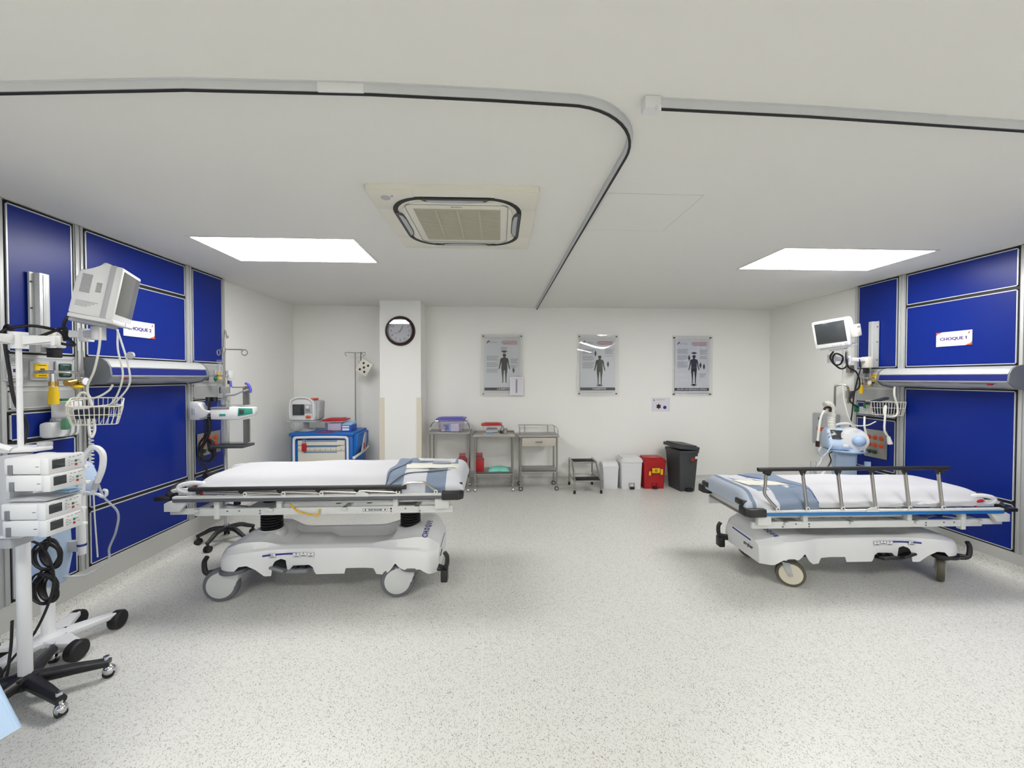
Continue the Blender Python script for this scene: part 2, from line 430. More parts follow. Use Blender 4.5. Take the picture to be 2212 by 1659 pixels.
ceiling_light(-2.2, -1.0, -2.9, -2.3, 'lit ceiling panel behind the camera, left one')
ceiling_light(2.2, 3.4, -2.9, -2.3, 'lit ceiling panel behind the camera, right one')
# curtain tracks
def sweep(b, pts, hw, z0, z1):
    rows = []
    for i, p in enumerate(pts):
        a = Vector(pts[max(i-1, 0)]); c = Vector(pts[min(i+1, len(pts)-1)]); d = (c-a).normalized(); n = Vector((-d.y, d.x))
        rows.append([b.v((p[0]+n.x*s_*hw, p[1]+n.y*s_*hw, z)) for s_, z in ((-1, z0), (1, z0), (1, z1), (-1, z1))])
    for r, q in zip(rows, rows[1:]):
        for k in range(4): b.bm.faces.new((r[k], r[(k+1) % 4], q[(k+1) % 4], q[k]))
    b.bm.faces.new(rows[0][::-1]); b.bm.faces.new(rows[-1])
def track(pts, label):
    t = thing('curtain_track', label, 'curtain track', (pts[0][0], pts[0][1], H)); o = Vector((pts[0][0], pts[0][1]))
    P = [(p[0]-o.x, p[1]-o.y) for p in pts]
    b = MB(); sweep(b, P, .009, -.034, 0); sweep(b, P, .014, -.005, 0); b.build('rail', 'edge', t)
    b = MB(); sweep(b, P, .0055, -.0375, -.033); lab(b.build('runner_slot', 'black', t), 'dark open slot under the rail')
    return t
arc = [(.60-.33+.33*math.sin(a), 1.425+.33-.33*math.cos(a)) for a in [PI/2*k/12 for k in range(13)]]
tl = track([(-2.88, 1.53), (-2.3, 1.495), (-1.75, 1.46), (-1.08, 1.412), (-.44, 1.404), (0., 1.414)] + arc + [(.605, 3.), (.625, 5.69)], 'white ceiling curtain track curving from the left side to the back wall')
b = MB(); b.box(2.26, 2.42, -.137, -.105, -.036, 0, bev=.002); b.build('splice_cover', 'white', tl)
tr = track([(.60, 1.43), (1.2, 1.445), (2.15, 1.49), (3.2, 1.56), (4.18, 1.65)], 'straight white ceiling curtain track running to the right wall')
b = MB(); b.box(-.045, .015, -.022, .022, -.045, 0, bev=.003); b.build('end_bracket', 'white', tr)
b = MB(); b.box(-.006, .014, -.026, -.020, -.058, -.036, bev=.002); b.cyl((.002, -.03, -.052), (.002, -.024, -.052), .004); b.build('end_stop', 'white', tr)
# air conditioner cassette
ac = thing('air_conditioner', 'cream square ceiling cassette air conditioner with central grille', 'air conditioner', (-.22, 2.575, H), -.012)
def rsq(h, r, n=8):
    out = []
    for cx, cy, a0 in ((h-r, h-r, 0), (-h+r, h-r, PI/2), (-h+r, -h+r, PI), (h-r, -h+r, 3*PI/2)):
        for k in range(n+1): a = a0+PI/2*k/n; out.append((cx+r*math.cos(a), cy+r*math.sin(a)))
    return out
MB().prism(rsq(.472, .012), -.028, 0, 'xy', bev=.003).build('panel', 'cream', ac)
for i in range(4):
    a = i*PI/2; b = MB(); b.T = Matrix.Rotation(a, 4, 'Z')
    b.box(.225, .468, .225, .468, -.0305, -.026, bev=.001); b.build('corner_cover', 'cream', ac)
def ring(b, h0, r0, h1, r1, z0, z1):
    A, B = rsq(h0, r0), rsq(h1, r1); n = len(A)
    a0 = [b.v((*p, z0)) for p in A]; b0 = [b.v((*p, z0)) for p in B]; a1 = [b.v((*p, z1)) for p in A]; b1 = [b.v((*p, z1)) for p in B]
    for i in range(n):
        j = (i+1) % n
        for q in ((a0[i], a0[j], b0[j], b0[i]), (a1[i], a1[j], b1[j], b1[i]), (a0[i], a0[j], a1[j], a1[i]), (b0[i], b0[j], b1[j], b1[i])): b.bm.faces.new(q)
b = MB(); ring(b, .388, .20, .362, .18, -.033, -.028); lab(b.build('air_slot', 'black', ac), 'dark rounded air outlet slot')
for i in range(4):
    b = MB(); b.T = Matrix.Rotation(i*PI/2, 4, 'Z')
    b.prism([(-.2, .37), (-.17, .345), (-.1, .332), (.1, .332), (.17, .345), (.2, .37), (.18, .382), (-.18, .382)], -.036, -.0325, 'xy'); b.build('outlet_mouth', 'dgrey', ac)
    b = MB(); b.T = Matrix.Rotation(i*PI/2, 4, 'Z')
    b.prism([(-.165, .366), (-.15, .346), (-.09, .338), (.09, .338), (.15, .346), (.165, .366)], -.040, -.0365, 'xy', bev=.001); b.build('air_flap', 'lgrey', ac)
MB().prism(rsq(.333, .15), -.035, -.028, 'xy', bev=.003).build('inner_panel', 'cream', ac)
b = MB(); ring(b, .306, .04, .302, .04, -.0362, -.034); b.build('seam', 'grey', ac)
b = MB()
for k in range(38):
    y = -.245+.49*k/37; b.box(-.255, .255, y-.004, y+.004, -.040, -.034)
b.box(-.26, .26, -.25, .25, -.0365, -.034)
for x in (-.13, 0, .13): b.box(x-.006, x+.006, -.25, .25, -.0415, -.034)
b.build('grille', 'creamg', ac)
MB().cyl((-.385, -.375, -.034), (-.385, -.375, -.028), .026, seg=24).build('sensor_window', 'lgrey', ac)
MB().cyl((-.345, -.395, -.033), (-.345, -.395, -.028), .008).build('sensor_eye', 'lgrey', ac)
text('DAIKIN', .02, frm((0, -.277, -.0358), (1, 0, 0), (0, -1, 0)), 'grey', ac)
# ---------------------------------------------------------------- bedhead lamps
def bed_lamp(side, y0, y1, z, label):
    X, n = (XL, 1) if side == 'L' else (XR, -1)
    t = thing('bedhead_lamp', label, 'wall lamp', (X, (y0+y1)/2, z)); a = (y1-y0)/2
    T = Matrix.Diagonal((n, 1, 1, 1))
    prof = [(0, .0), (.075, .0), (.115, -.008), (.145, -.028), (.16, -.055)]
    low = [(.165, -.07), (.17, -.118)]
    bot = [(.165, -.125), (.12, -.165), (0, -.185)]
    full = prof+low+bot
    def strip(pts, dx=0, a0=-a+.012, a1=a-.012):
        b = MB(); b.T = T; R = [[b.v((x+dx, y, zz)) for x, zz in pts] for y in (a0, a1)]
        for k in range(len(pts)-1): b.bm.faces.new((R[0][k], R[0][k+1], R[1][k+1], R[1][k]))
        return b
    b = MB(); b.T = T; b.prism([(x, zz) for x, zz in full], -a+.01, a-.01, 'xz'); b.build('body', 'lgrey', t)
    b = MB(); b.T = T; b.prism([(.0, .003), (.075, .003), (.118, -.006), (.149, -.026), (.165, -.055), (.168, -.06), (.14, -.06), (.1, -.01), (0, -.001)], -a+.012, a-.012, 'xz'); b.build('top_cover', 'alu', t, ang=50)
    b = MB(); b.T = T; b.prism([(.160, -.066), (.1675, -.066), (.1755, -.117), (.168, -.117)], -a+.02, a-.02, 'xz'); lab(b.build('stripe', 'stripe', t), 'blue front stripe')
    b = MB(); b.T = T; b.prism([(.160, -.118), (.178, -.118), (.176, -.124), (.16, -.124)], -a+.014, a-.014, 'xz'); b.build('edge_strip', 'edge', t)
    for s_ in (-1, 1):
        b = MB(); b.T = T; y_0, y_1 = sorted((s_*a, s_*(a-.014)))
        b.prism([(0, .008), (.08, .008), (.125, -.002), (.158, -.025), (.176, -.055), (.184, -.118), (.178, -.132), (.125, -.175), (0, -.195)], y_0, y_1, 'xz', bev=.002); b.build('end_cap', 'grey', t)
    for k, (u, v) in enumerate(((-a+.1, -a+.34), (-a+.4, a-.4), (a-.34, a-.1))):
        b = MB(); b.T = T; b.faces([(.155, u, -.1385), (.155, v, -.1385), (.05, v, -.1815), (.05, u, -.1815)], [(0, 1, 2, 3)]); b.build('lens', 'lgrey' if k == 1 else 'steelp', t)
    y = -a+.14
    b = MB(); b.T = T; b.sph((.148, y, -.146), (.012, .02, .006)); lab(b.build('call_switch', 'red', t), 'dark red switch')
    return t
bed_lamp('L', 2.79, 3.71, 1.715, 'bedhead wall lamp with blue stripe on the left wall')
bed_lamp('R', 2.77, 3.80, 1.67, 'bedhead wall lamp with blue stripe on the right wall')
# signs
def sign(side, y, z, w, h, body):
    X, n = (XL, 1) if side == 'L' else (XR, -1)
    t = thing('room_sign', 'white paper sign reading %s on the %s wall panel' % (body, 'left' if side == 'L' else 'right'), 'sign', (X, y, z))
    b = MB(); x0, x1 = sorted((n*.003, n*.006)); b.box(x0, x1, -w/2, w/2, -h/2, h/2); b.build('sheet', 'wpaper', t)
    m = frm((n*.0065, 0, 0), (0, n, 0), (0, 0, 1))
    tx = text(body, .036, m, 'purp', t, bold=.0012, sx=1.15)
    if body.endswith('1'):
        e = m.inverted(); L_ = [e @ v.co for v in tx.data.vertices]; xm = max(v.x for v in L_); ym = max(v.y for v in L_)
        b = MB(); b.T = m; b.prism([(xm-.005, ym), (xm-.005, ym-.006), (xm-.013, ym-.011), (xm-.013, ym-.006)], 0, .0008, 'xy'); b.build('lettering_flag', 'purp', t)
    b = MB(); b.T = m
    b.prism([(w/2, -h/2), (w/2, -h/2+.03), (w/2-.012, -h/2+.014), (w/2-.03, -h/2+.010), (w/2-.045, -h/2)], 0, .0008, 'xy')
    b.build('corner_ornament', 'orange', t); b = MB(); b.T = m
    if side == 'R': b.prism([(-w/2, h/2), (-w/2, h/2-.03), (-w/2+.012, h/2-.014), (-w/2+.03, h/2-.01), (-w/2+.045, h/2)], 0, .0008, 'xy').build('corner_ornament', 'orange', t)

    b = MB(); b.T = m; b.prism([(w/2-.03, h/2-.03), (w/2-.022, h/2-.03), (w/2-.012, h/2-.012), (w/2-.02, h/2-.012)], 0, .0008, 'xy'); b.build('emblem', 'redink', t)
sign('L', 3.215, 1.965, .27, .125, 'CHOQUE 2')
sign('R', 3.275, 1.93, .27, .13, 'CHOQUE 1')
# ---------------------------------------------------------------- posters in acrylic holders
BODY = [(0, .0), (.018, -.002), (.026, -.016), (.024, -.034), (.014, -.046), (.016, -.058), (.052, -.07), (.062, -.095), (.070, -.16), (.082, -.205), (.086, -.228), (.076, -.232), (.066, -.208), (.052, -.16), (.046, -.115), (.042, -.165), (.046, -.21), (.040, -.28), (.032, -.345), (.030, -.41), (.036, -.43), (.018, -.43), (.016, -.40), (.014, -.34), (.006, -.245)]
def poster(x, z, title, marks, label, blocks, bow=0., holder='clear acrylic holder'):
    t = thing('wall_poster', label, 'poster', (x, YB, z)); w, h = .53, .82
    b = MB(); b.box(-w/2, w/2, -.014, -.010, -h/2, h/2); b.build('paper', 'paper', t)
    m = frm((0, -.0143, 0), (1, 0, 0), (0, 0, 1))
    cx = .03
    def pr(P, mt, nm):
        b = MB(); b.T = m
        for p in P: b.prism(p, 0, .0006, 'xy')
        return b.build(nm, mt, t)
    def rects(L): return [[(a, c), (a2, c), (a2, c2), (a, c2)] for a, a2, c, c2 in L]
    pr(rects([(-w/2, w/2, -h/2+.035, -h/2+.078)]), 'ink', 'title_band')
    text(title, .033, m @ Matrix.Translation((.02 if len(title) < 15 else 0, -h/2+.0565, .001)), 'wpaper', t, bold=.0008, shear=.25)
    top = {3: .17, 2: .145, 1: .165}[marks[0]]
    P = [(cx+a, top+c) for a, c in BODY]+[(cx-a, top+c) for a, c in BODY[::-1][:-1]]
    pr([P], 'ink', 'body_figure')
    D = []
    for (mx, mz, v) in marks[1]:
        q = [(0, .05), (.012, .02), (.018, 0), (.012, -.02), (0, -.05), (-.012, -.02), (-.018, 0), (-.012, .02)]
        D.append([((cx+mx+(a if v else c)), mz+(c if v else a)) for a, c in q])
    pr(D, 'brown', 'team_marker')
    ls = []
    for (a, a2, c, n) in blocks:
        for k in range(n):
            ls.append((a, a2-(.03 if k % 4 == 3 else 0.004*(k % 3)), c-.0125*k-(.02 if k > 5 else 0)-(.02 if k > 11 else 0), c-.0125*k+.005-(.02 if k > 5 else 0)-(.02 if k > 11 else 0)))
    pr(rects(ls), 'grink', 'body_text')
    pr(rects([(.0, .225, .348, .356), (-.02, .225, .328, .336), (.01, .225, .308, .316)]), 'redink', 'heading')
    text('La Font', .036, m @ Matrix.Translation((-.13, .335, .001)), 'grink', t)
    pr([[(-.232, .318), (-.222, .315), (-.185, .368), (-.195, .37)], [(-.235, .348), (-.19, .352), (-.182, .342), (-.225, .336)]], 'redink', 'emblem')
    if marks[0] != 3 or 1:
        if marks[0] != 1 or True: pass
    if 'stamp' in label or marks[0] in (2, 3): pass
    # acrylic front sheet, slightly bowed, on four stand-offs
    W2, H2 = .31, .455
    b = MB(); b.grid(lambda u, v: (-W2+2*W2*u, -.028-bow*math.sin(PI*u)*math.sin(PI*v)-bow*.6*math.sin(2*PI*u)*(v-.5), -H2+2*H2*v), 16, 16, thick=.003)
    b.build('acrylic_sheet', 'acryl', t)
    for sx in (-1, 1):
        for sz in (-1, 1):
            b = MB(); b.cyl((sx*.28, -.036, sz*.425), (sx*.28, 0, sz*.425), .009); b.build('standoff', 'brown', t)
    return t
p1 = poster(.115, 1.765, '2 ELEMENTOS', (3, [(0, .20, 0), (.135, -.075, 1)]), 'leftmost of three framed posters, 2 ELEMENTOS, black body figure with two markers', [(-.23, -.055, .13, 17), (.12, .235, .09, 9), (-.02, .08, .26, 6)])
poster(1.54, 1.765, '3 ELEMENTOS', (2, [(0, -.30, 0), (-.065, .175, 1), (.125, .015, 1)]), 'middle framed poster, 3 ELEMENTOS, with a lamp reflected in its acrylic', [(-.23, -.055, .23, 20), (.11, .235, .23, 7), (-.02, .08, -.335+.02, 1)], bow=.006)
poster(2.98, 1.755, 'EQUIPO DE RESPUESTA R\u00c1PIDA', (1, [(0, .195, 0), (0, -.285, 0), (-.075, .12, 1), (.1, .01, 1), (.155, -.01, 1)]), 'rightmost framed poster, EQUIPO DE RESPUESTA RAPIDA, five markers round the body figure', [(-.23, -.055, .25, 20), (.12, .235, .24, 10), (.12, .22, -.12, 5)])
t = thing('paper_note', 'small white sheet stuck over the lower right corner of the leftmost poster', 'note', (.325, YB-.033, 1.455))
b = MB(); b.box(-.1, .1, -.004, 0, -.135, .135); b.build('sheet', 'wpaper', t)
b = MB(); b.T = frm((0, -.0045, 0), (1, 0, 0), (0, 0, 1))
for a, a2, c, c2 in [(-.015, .012, -.1, .1)]+[(-.07, .07, .11-.004*0, .113)]+[(-.075, .075, .09-.03*k, .0915-.03*k) for k in range(6)]: b.prism([(a, c), (a2, c), (a2, c2), (a, c2)], 0, .0005, 'xy')
b.build('print', 'grink', t)
t = thing('wall_notice', 'small white notice with a brown star and a blue disc below the rightmost poster', 'notice', (2.51, YB, 1.175))
b = MB(); b.box(-.14, .14, -.004, 0, -.105, .105); b.build('sheet', 'wpaper', t)
b = MB(); b.T = frm((0, -.0045, 0), (1, 0, 0), (0, 0, 1))
b.prism([(-.035+(.045 if k % 2 else .026)*math.cos(k*PI/6), -.03+(.045 if k % 2 else .026)*math.sin(k*PI/6)) for k in range(12)], 0, .001, 'xy'); b.build('star', 'brown', t)
b = MB(); b.T = frm((0, -.0045, 0), (1, 0, 0), (0, 0, 1)); b.cyl((.06, -.045, 0), (.06, -.045, .001), .026, seg=24); b.build('disc', 'navy', t)
b = MB(); b.T = frm((0, -.0045, 0), (1, 0, 0), (0, 0, 1)); b.prism([(-.07, .07), (.06, .07), (.06, .074), (-.07, .074)], 0, .001, 'xy'); b.build('heading', 'redink', t)
b = MB(); b.T = frm((0, -.0045, 0), (1, 0, 0), (0, 0, 1)); b.cyl((-.105, .065, 0), (-.105, .065, .001), .014, seg=20); b.build('seal', 'grink', t)
# ---------------------------------------------------------------- wall clock
ck = thing('wall_clock', 'round wall clock with dark brown rim on the white pillar', 'clock', (-1.272, 5.28, 2.21))
MB().lathe([(.15, -.012), (.165, -.030), (.185, -.038), (.198, -.026), (.203, -.008), (.2, 0)][::-1], axis='y', seg=48).build('rim', 'brown', ck, ang=60)
MB().cyl((0, -.0145, 0), (0, -.001, 0), .166, seg=48).build('face', 'face', ck)
cm = frm((0, -.0405, 0), (1, 0, 0), (0, 0, 1))
cm = frm((0, -.0152, 0), (1, 0, 0), (0, 0, 1))
b = MB(); b.lathe([(.150, -.0405), (.150, -.0395)], axis='y', seg=48)
MB().cyl((0, -.0395, 0), (0, -.0385, 0), .166, seg=48).build('glass', 'glass', ck)
MB().lathe([(.155, -.0015), (.152, -.03), (.163, -.0375), (.172, -.036), (.17, -.0015)], axis='y', seg=48).build('inner_rim', 'brown', ck)
for k in range(1, 13):
    a = PI/2-k*PI/6
    text(str(k), .042, cm @ Matrix.Translation((.122*math.cos(a), .122*math.sin(a), .0003)), 'ink', ck, name='numeral', sx=1.3)
def hand(ang, ln, w, nm, zz):
    a = math.radians(90-ang); b = MB(); b.T = cm @ Matrix.Rotation(a, 4, 'Z')
    b.prism([(-.02, -w), (-.02, w), (ln*.5, w*1.2), (ln, .0008), (ln, -.0008), (ln*.5, -w*1.2)], zz, zz+.0015, 'xy'); b.build(nm, 'ink', ck)
hand(32, .075, .0045, 'hour_hand', .003); hand(29, .105, .003, 'minute_hand', .006); hand(240, .085, .001, 'second_hand', .009)
b = MB(); b.T = cm; b.cyl((0, 0, 0), (0, 0, .011), .006); b.build('hub', 'ink', ck)
# ---------------------------------------------------------------- steel instrument carts
def caster(b, x, y, r=.025):
    b.cyl((x, y, 2*r), (x, y, 2*r+.03), .006)
def cart(x0, x1, y0, y1, zt, zs, label, rail, drawer=False, ballc=True, tray=False):
    t = thing('instrument_cart', label, 'cart', ((x0+x1)/2, (y0+y1)/2, 0)); a, c = (x1-x0)/2, (y1-y0)/2
    for sx in (-1, 1):
        for sy in (-1, 1):
            X, Y = sx*(a-.03), sy*(c-.03)
            b = MB(); b.cyl((X, Y, .055), (X, Y, zt-.02), .013); lg = b.build('leg', 'steel', t)
            b = MB()
            if ballc:
                b.sph((X, Y, .026), (.026, .022, .026), 16, 10); b.cyl((X, Y, .03), (X, Y, .06), .008); w = b.build('caster', 'chrome', t)
            else:
                b.cyl((X-.002, Y-.012, .031), (X-.002, Y+.012, .031), .031, seg=24); b.cyl((X, Y, .03), (X, Y, .06), .01)
                w = b.build('caster', 'otyre', t); b = MB(); b.cyl((X-.002, Y-.014, .031), (X-.002, Y+.014, .031), .015); b.build('hub', 'lgrey', w)
    b = MB(); b.box(-a, a, -c, c, zt-.022, zt, bev=.004)
    b.build('top_shelf', 'steelp', t)
    if tray:
        b = MB()
        for q in ((-a, a, -c, -c+.008), (-a, a, c-.008, c), (-a, -a+.008, -c, c), (a-.008, a, -c, c)): b.box(*q, zt, zt+.02)
        b.build('tray_lip', 'steel', t)
    b = MB(); b.box(-a+.02, a-.02, -c+.02, c-.02, zs-.015, zs, bev=.003); b.box(-a+.02, a-.02, -c+.02, -c+.026, zs-.03, zs); b.build('lower_shelf', 'steelp', t)
    if rail == 'gallery':
        b = MB(); zr = zt+.11
        b.tube([(-a+.015, -c+.03, zt), (-a+.015, -c+.03, zt+.07), (-a+.015, -c+.06, zr), (-a+.015, c-.02, zr), (a-.05, c-.02, zr), (a-.02, c-.02, zr-.03), (a-.015, c-.02, zt)], .006, smooth=False)
        b.tube([(a-.015, -c+.03, zt), (a-.015, -c+.03, zt+.07), (a-.03, -c+.06, zr), (a-.05, c-.02, zr)], .006, smooth=False)
        for x in (-a*.62, a*.58): b.cyl((x, c-.02, zt), (x, c-.02, zr), .006)
        b.build('gallery_rail', 'steel', t)
    if rail == 'bent':
        b = MB(); zr = zt+.12
        for s_ in (-1, 1): b.tube([(s_*(a-.01), -c+.12, zt), (s_*(a-.01), -c+.12, zt+.05), (s_*(a-.03), -c+.16, zr-.02), (s_*(a-.05), -c+.22, zr), (s_*(a-.05), c-.02, zr)], .009)
        b.tube([(-a+.05, c-.02, zr), (a-.05, c-.02, zr)], .009, smooth=False); b.build('bent_rail', 'chrome', t)
    if drawer:
        d = MB().box(-a+.045, a-.045, -c+.01, c-.06, zt-.15, zt-.03, bev=.003).build('drawer', 'beige', t)
        MB().tube([(-.045, -c+.01, zt-.088), (-.04, -c-.012, zt-.088), (-.02, -c-.016, zt-.088), (.02, -c-.016, zt-.088), (.04, -c-.012, zt-.088), (.045, -c+.01, zt-.088)], .005).build('handle', 'dgrey', d)
    return t
cart(-.91, -.335, 5.27, 5.64, .83, .27, 'leftmost steel cart with bent side rails, beside the white pillar', 'bent')
cart(-.30, .285, 5.27, 5.64, .785, .27, 'middle steel cart holding the red-lidded container and mint package', None, tray=True)
cart(.335, .90, 5.30, 5.65, .775, .285, 'rightmost steel cart with a drawer and gallery rail, nothing on it', 'gallery', drawer=True, ballc=False)
# containers
def tub(name, x, y, z, w, d, h, lidm, label, bodym='clear', fill=()):
    t = thing(name, label, 'container', (x, y, z)); a, c = w/2, d/2
    def ringv(k, zz, b): return [b.v((sx*a*k, sy*c*k, zz)) for sx, sy in ((-1, -1), (1, -1), (1, 1), (-1, 1))]
    b = MB(); k0, k1 = .86, .97
    A = ringv(k0, 0, b); B = ringv(k1, h, b); b.bm.faces.new(A[::-1])
    for i in range(4): b.bm.faces.new((A[i], A[(i+1) % 4], B[(i+1) % 4], B[i]))
    b.build('tub', bodym, t)
    b = MB(); b.box(-a-.02, a+.02, -c-.015, c+.015, h-.008, h+.014, bev=.006); b.box(-a*.85, a*.85, -c*.8, c*.8, h+.012, h+.024, bev=.004); b.build('lid', lidm, t)
    for (q, m_, nm) in fill:
        b = MB(); b.box(*q, bev=.004); b.build(nm, m_, t)
    return t
tub('storage_tub', -.60, 5.40, .831, .36, .24, .175, 'blid', 'clear storage tub with violet-blue lid on the leftmost steel cart', 'redclear',
    [((-.07, .0, -.09, -.04, .01, .11), 'pbox', 'carton'), ((.0, .11, -.095, -.05, .008, .12), 'wpaper', 'carton'), ((-.13, -.08, -.09, -.03, .01, .04), 'cream', 'folded_pack'), ((-.075, -.03, -.1, -.09, .03, .1), 'bluebox', 'blue_pack'), ((-.12, .12, .0, .09, .01, .08), 'wpaper', 'contents')])
tub('storage_tub', -.04, 5.42, .787, .25, .2, .135, 'red', 'clear storage tub with red lid on the middle steel cart', 'clear',
    [((-.08, .02, -.075, .03, .006, .03), 'pbox', 'blue_pack'), ((-.085, .085, -.06, .06, .032, .06), 'wpaper', 'contents'), ((-.07, .08, -.07, .07, .065, .08), 'lgrey', 'contents')])
t = thing('specimen_jar', 'small clear jar with metal cap beside the red-lidded tub', 'jar', (.15, 5.44, .787))
MB().lathe([(.028, 0), (.032, .005), (.032, .045), (.026, .055)]).build('jar', 'clear', t); MB().lathe([(.029, .055), (.029, .075), (.02, .078)]).build('cap', 'steel', t)
b = MB(); b.lathe([(.026, .003), (.028, .03), (.027, .04)]); b.build('contents', 'lgrey', t)
t = thing('lever_clip', 'small dark metal clip lying at the back of the middle cart tray', 'clip', (.105, 5.53, .787))
MB().tube([(-.02, 0, .01), (-.005, .01, .085), (.015, .01, .09), (.025, 0, .01)], .005).build('bow', 'dgrey', t); MB().box(-.03, .035, -.01, .01, 0, .012, bev=.003).build('foot', 'dgrey', t)
def sharps(x, y, z, label):
    t = thing('sharps_container', label, 'sharps container', (x, y, z))
    MB().box(-.065, .065, -.06, .06, 0, .155, bev=.006).build('box', 'red', t)
    b = MB(); b.box(-.067, .067, -.062, .062, .155, .162, bev=.002); b.prism([(-.06, .162), (.06, .162), (.045, .2), (-.045, .2)], -.055, .03, 'xz'); b.build('lid', 'pinkclear', t)
    b = MB(); b.box(-.045, .045, .03, .036, .16, .24); b.build('guard_flap', 'pinkclear', t)
sharps(-.455, 5.42, .271, 'red sharps box on the lower shelf of the leftmost cart')
sharps(-.215, 5.44, .271, 'red sharps box on the lower shelf of the middle cart')
t = thing('wrapped_pack', 'mint green wrapped surgical pack on the lower shelf of the middle cart', 'surgical pack', (.06, 5.42, .271))
def pk(u, v):
    x = -.15+.3*u; y = -.1+.2*v; e = max(0, 1-(abs(2*u-1)**5))*max(0, 1-abs(2*v-1)**5)
    return (x, y, .004+.05*e+.008*math.sin(u*9)*math.sin(v*7)*e)
b = MB(); b.grid(pk, 30, 20); b.faces([(-.15, -.1, .004), (.15, -.1, .004), (.15, .1, .004), (-.15, .1, .004)], [(0, 1, 2, 3)]); b.build('wrap', 'mint', t, ang=80)
MB().box(-.01, .03, -.105, -.097, .006, .028).build('tape', 'mint', t)
# ---------------------------------------------------------------- step stool and bins
st = thing('step_stool', 'two-step steel stool with black treads between the carts and bins', 'step stool', (1.27, 5.40, 0))
for (x0, x1, y0, y1, z) in ((-.165, .165, -.02, .2, .385), (-.165, .2, -.23, -.03, .175)):
    s_ = MB().box(x0, x1, y0, y1, z-.018, z, bev=.004).build('step', 'steel', st)
    MB().box(x0+.012, x1-.012, y0+.012, y1-.012, z, z+.005, bev=.002).build('tread', 'rubtop', s_)
for s_ in (-1, 1):
    x = s_*.17
    MB().tube([(x, .21, .03), (x, .21, .36), (x, .19, .385), (x, -.0, .385), (x, -.03, .36), (x*1.04, -.2, .19), (x*1.08, -.225, .165), (x*1.08, -.235, .03)], .012, n=4).build('leg', 'steel', st)
    MB().tube([(x*1.06, -.22, .165), (x, .21, .165)], .009, smooth=False).build('side_bar', 'steel', st)
    for (xx, yy) in ((x, .21), (x*1.08, -.235)): MB().cyl((xx, yy, 0), (xx, yy, .045), .017).build('foot_cap', 'blackp', st)
MB().tube([(-.17, .21, .165), (.17, .21, .165)], .009, smooth=False).build('rear_bar', 'steel', st)
def bin_(x, y, w, d, h, m, label, kind, sticker=None):
    t = thing('waste_bin', label, 'bin', (x, y, 0)); a, c = w/2, d/2
    b = MB(); A = []
    lo = [(p[0]*a*.86, p[1]*c*.86) for p in rsq(1, .16, 4)]; hi = [(p[0]*a*.97, p[1]*c*.97) for p in rsq(1, .16, 4)]; n = len(lo)
    V0 = [b.v((*p, 0)) for p in lo]; V1 = [b.v((*p, h*.86)) for p in hi]
    b.bm.faces.new(V0[::-1]); b.bm.faces.new(V1)
    for i in range(n): b.bm.faces.new((V0[i], V0[(i+1) % n], V1[(i+1) % n], V1[i]))
    b.build('bucket', m, t)
    if kind == 'pedal':
        b = MB(); o = [(p[0]*a, p[1]*c) for p in rsq(1.03, .2, 4)]
        b.prism(o, h*.84, h*.91, 'xy', bev=.004)
        b.prism([(p[0]*.93, p[1]*.93) for p in o], h*.91, h*.96, 'xy', bev=.006); b.prism([(p[0]*.8, p[1]*.8) for p in o], h*.955, h, 'xy', bev=.006)
        b.build('lid', m, t)
        b = MB(); b.box(-.045, .045, -c*.9, -c*.86+.01, .02, .1, bev=.004); b.build('pedal_recess', m, t)
        b = MB(); b.tube([(-.035, -c*.9, .03), (-.035, -c*.9-.01, .088), (.035, -c*.9-.01, .088), (.035, -c*.9, .03)], .005, smooth=False); b.build('pedal_frame', 'steel' if m == 'white' else m, t)
        MB().box(-.03, .035, -c*.9-.035, -c*.85, .008, .035, bev=.006).build('pedal', 'blackp', t)
    if kind == 'swing':
        b = MB(); b.box(-a*.98, a*.98, -c*.98, c*.98, h*.8, h*.86, bev=.006); b.prism([(-c*.95, h*.86), (c*.95, h*.86), (c*.6, h*.97), (c*.2, h), (-.2*c, h), (-c*.6, h*.97)], -a*.95, a*.95, 'yz', bev=.005); b.build('swing_lid', 'white', t)
    return t
bin_(1.645, 5.46, .24, .22, .375, 'whitep', 'small white swing-lid bin next to the step stool', 'swing')
bin_(1.94, 5.46, .32, .25, .45, 'white', 'white pedal bin left of the red bin', 'pedal')
rb = bin_(2.27, 5.46, .325, .26, .44, 'rede', 'red pedal bin with yellow biohazard sticker', 'pedal')
m = frm((0, -.132, 0), (1, 0, 0), (0, -.08, 1))
b = MB(); b.T = m
b.prism([(-.05, .235), (.06, .235), (.06, .305), (-.05, .305)], 0, .001, 'xy'); b.prism([(-.095, .2), (-.065, .2), (-.065, .26), (-.095, .26)], 0, .001, 'xy'); b.prism([(.07, .21), (.105, .21), (.105, .29), (.07, .29)], 0, .001, 'xy'); b.build('sticker', 'yellow', rb)
b = MB(); b.T = m @ Matrix.Translation((.005, .27, .0012))
for k in range(3):
    a = PI/2+k*2*PI/3; ox, oy = .015*math.cos(a), .015*math.sin(a)
    b.tube([(ox+.012*math.cos(a+q), oy+.012*math.sin(a+q), .0006) for q in [math.radians(v) for v in range(40, 325, 20)]], .0022, seg=4, n=1)
b.tube([(.008*math.cos(q), .008*math.sin(q), .0006) for q in [PI*k/6 for k in range(12)]], .0018, seg=4, closed=True, n=1)
b.build('biohazard_symbol', 'ink', rb)
gb = thing('waste_bin', 'tall dark grey pedal bin with a tilted lid, rightmost of the bins', 'bin', (2.665, 5.36, 0), .12)
b = MB(); lo = [(p[0]*.112, p[1]*.15) for p in rsq(1, .14, 4)]; hi = [(p[0]*.14, p[1]*.19) for p in rsq(1, .14, 4)]; n = len(lo)
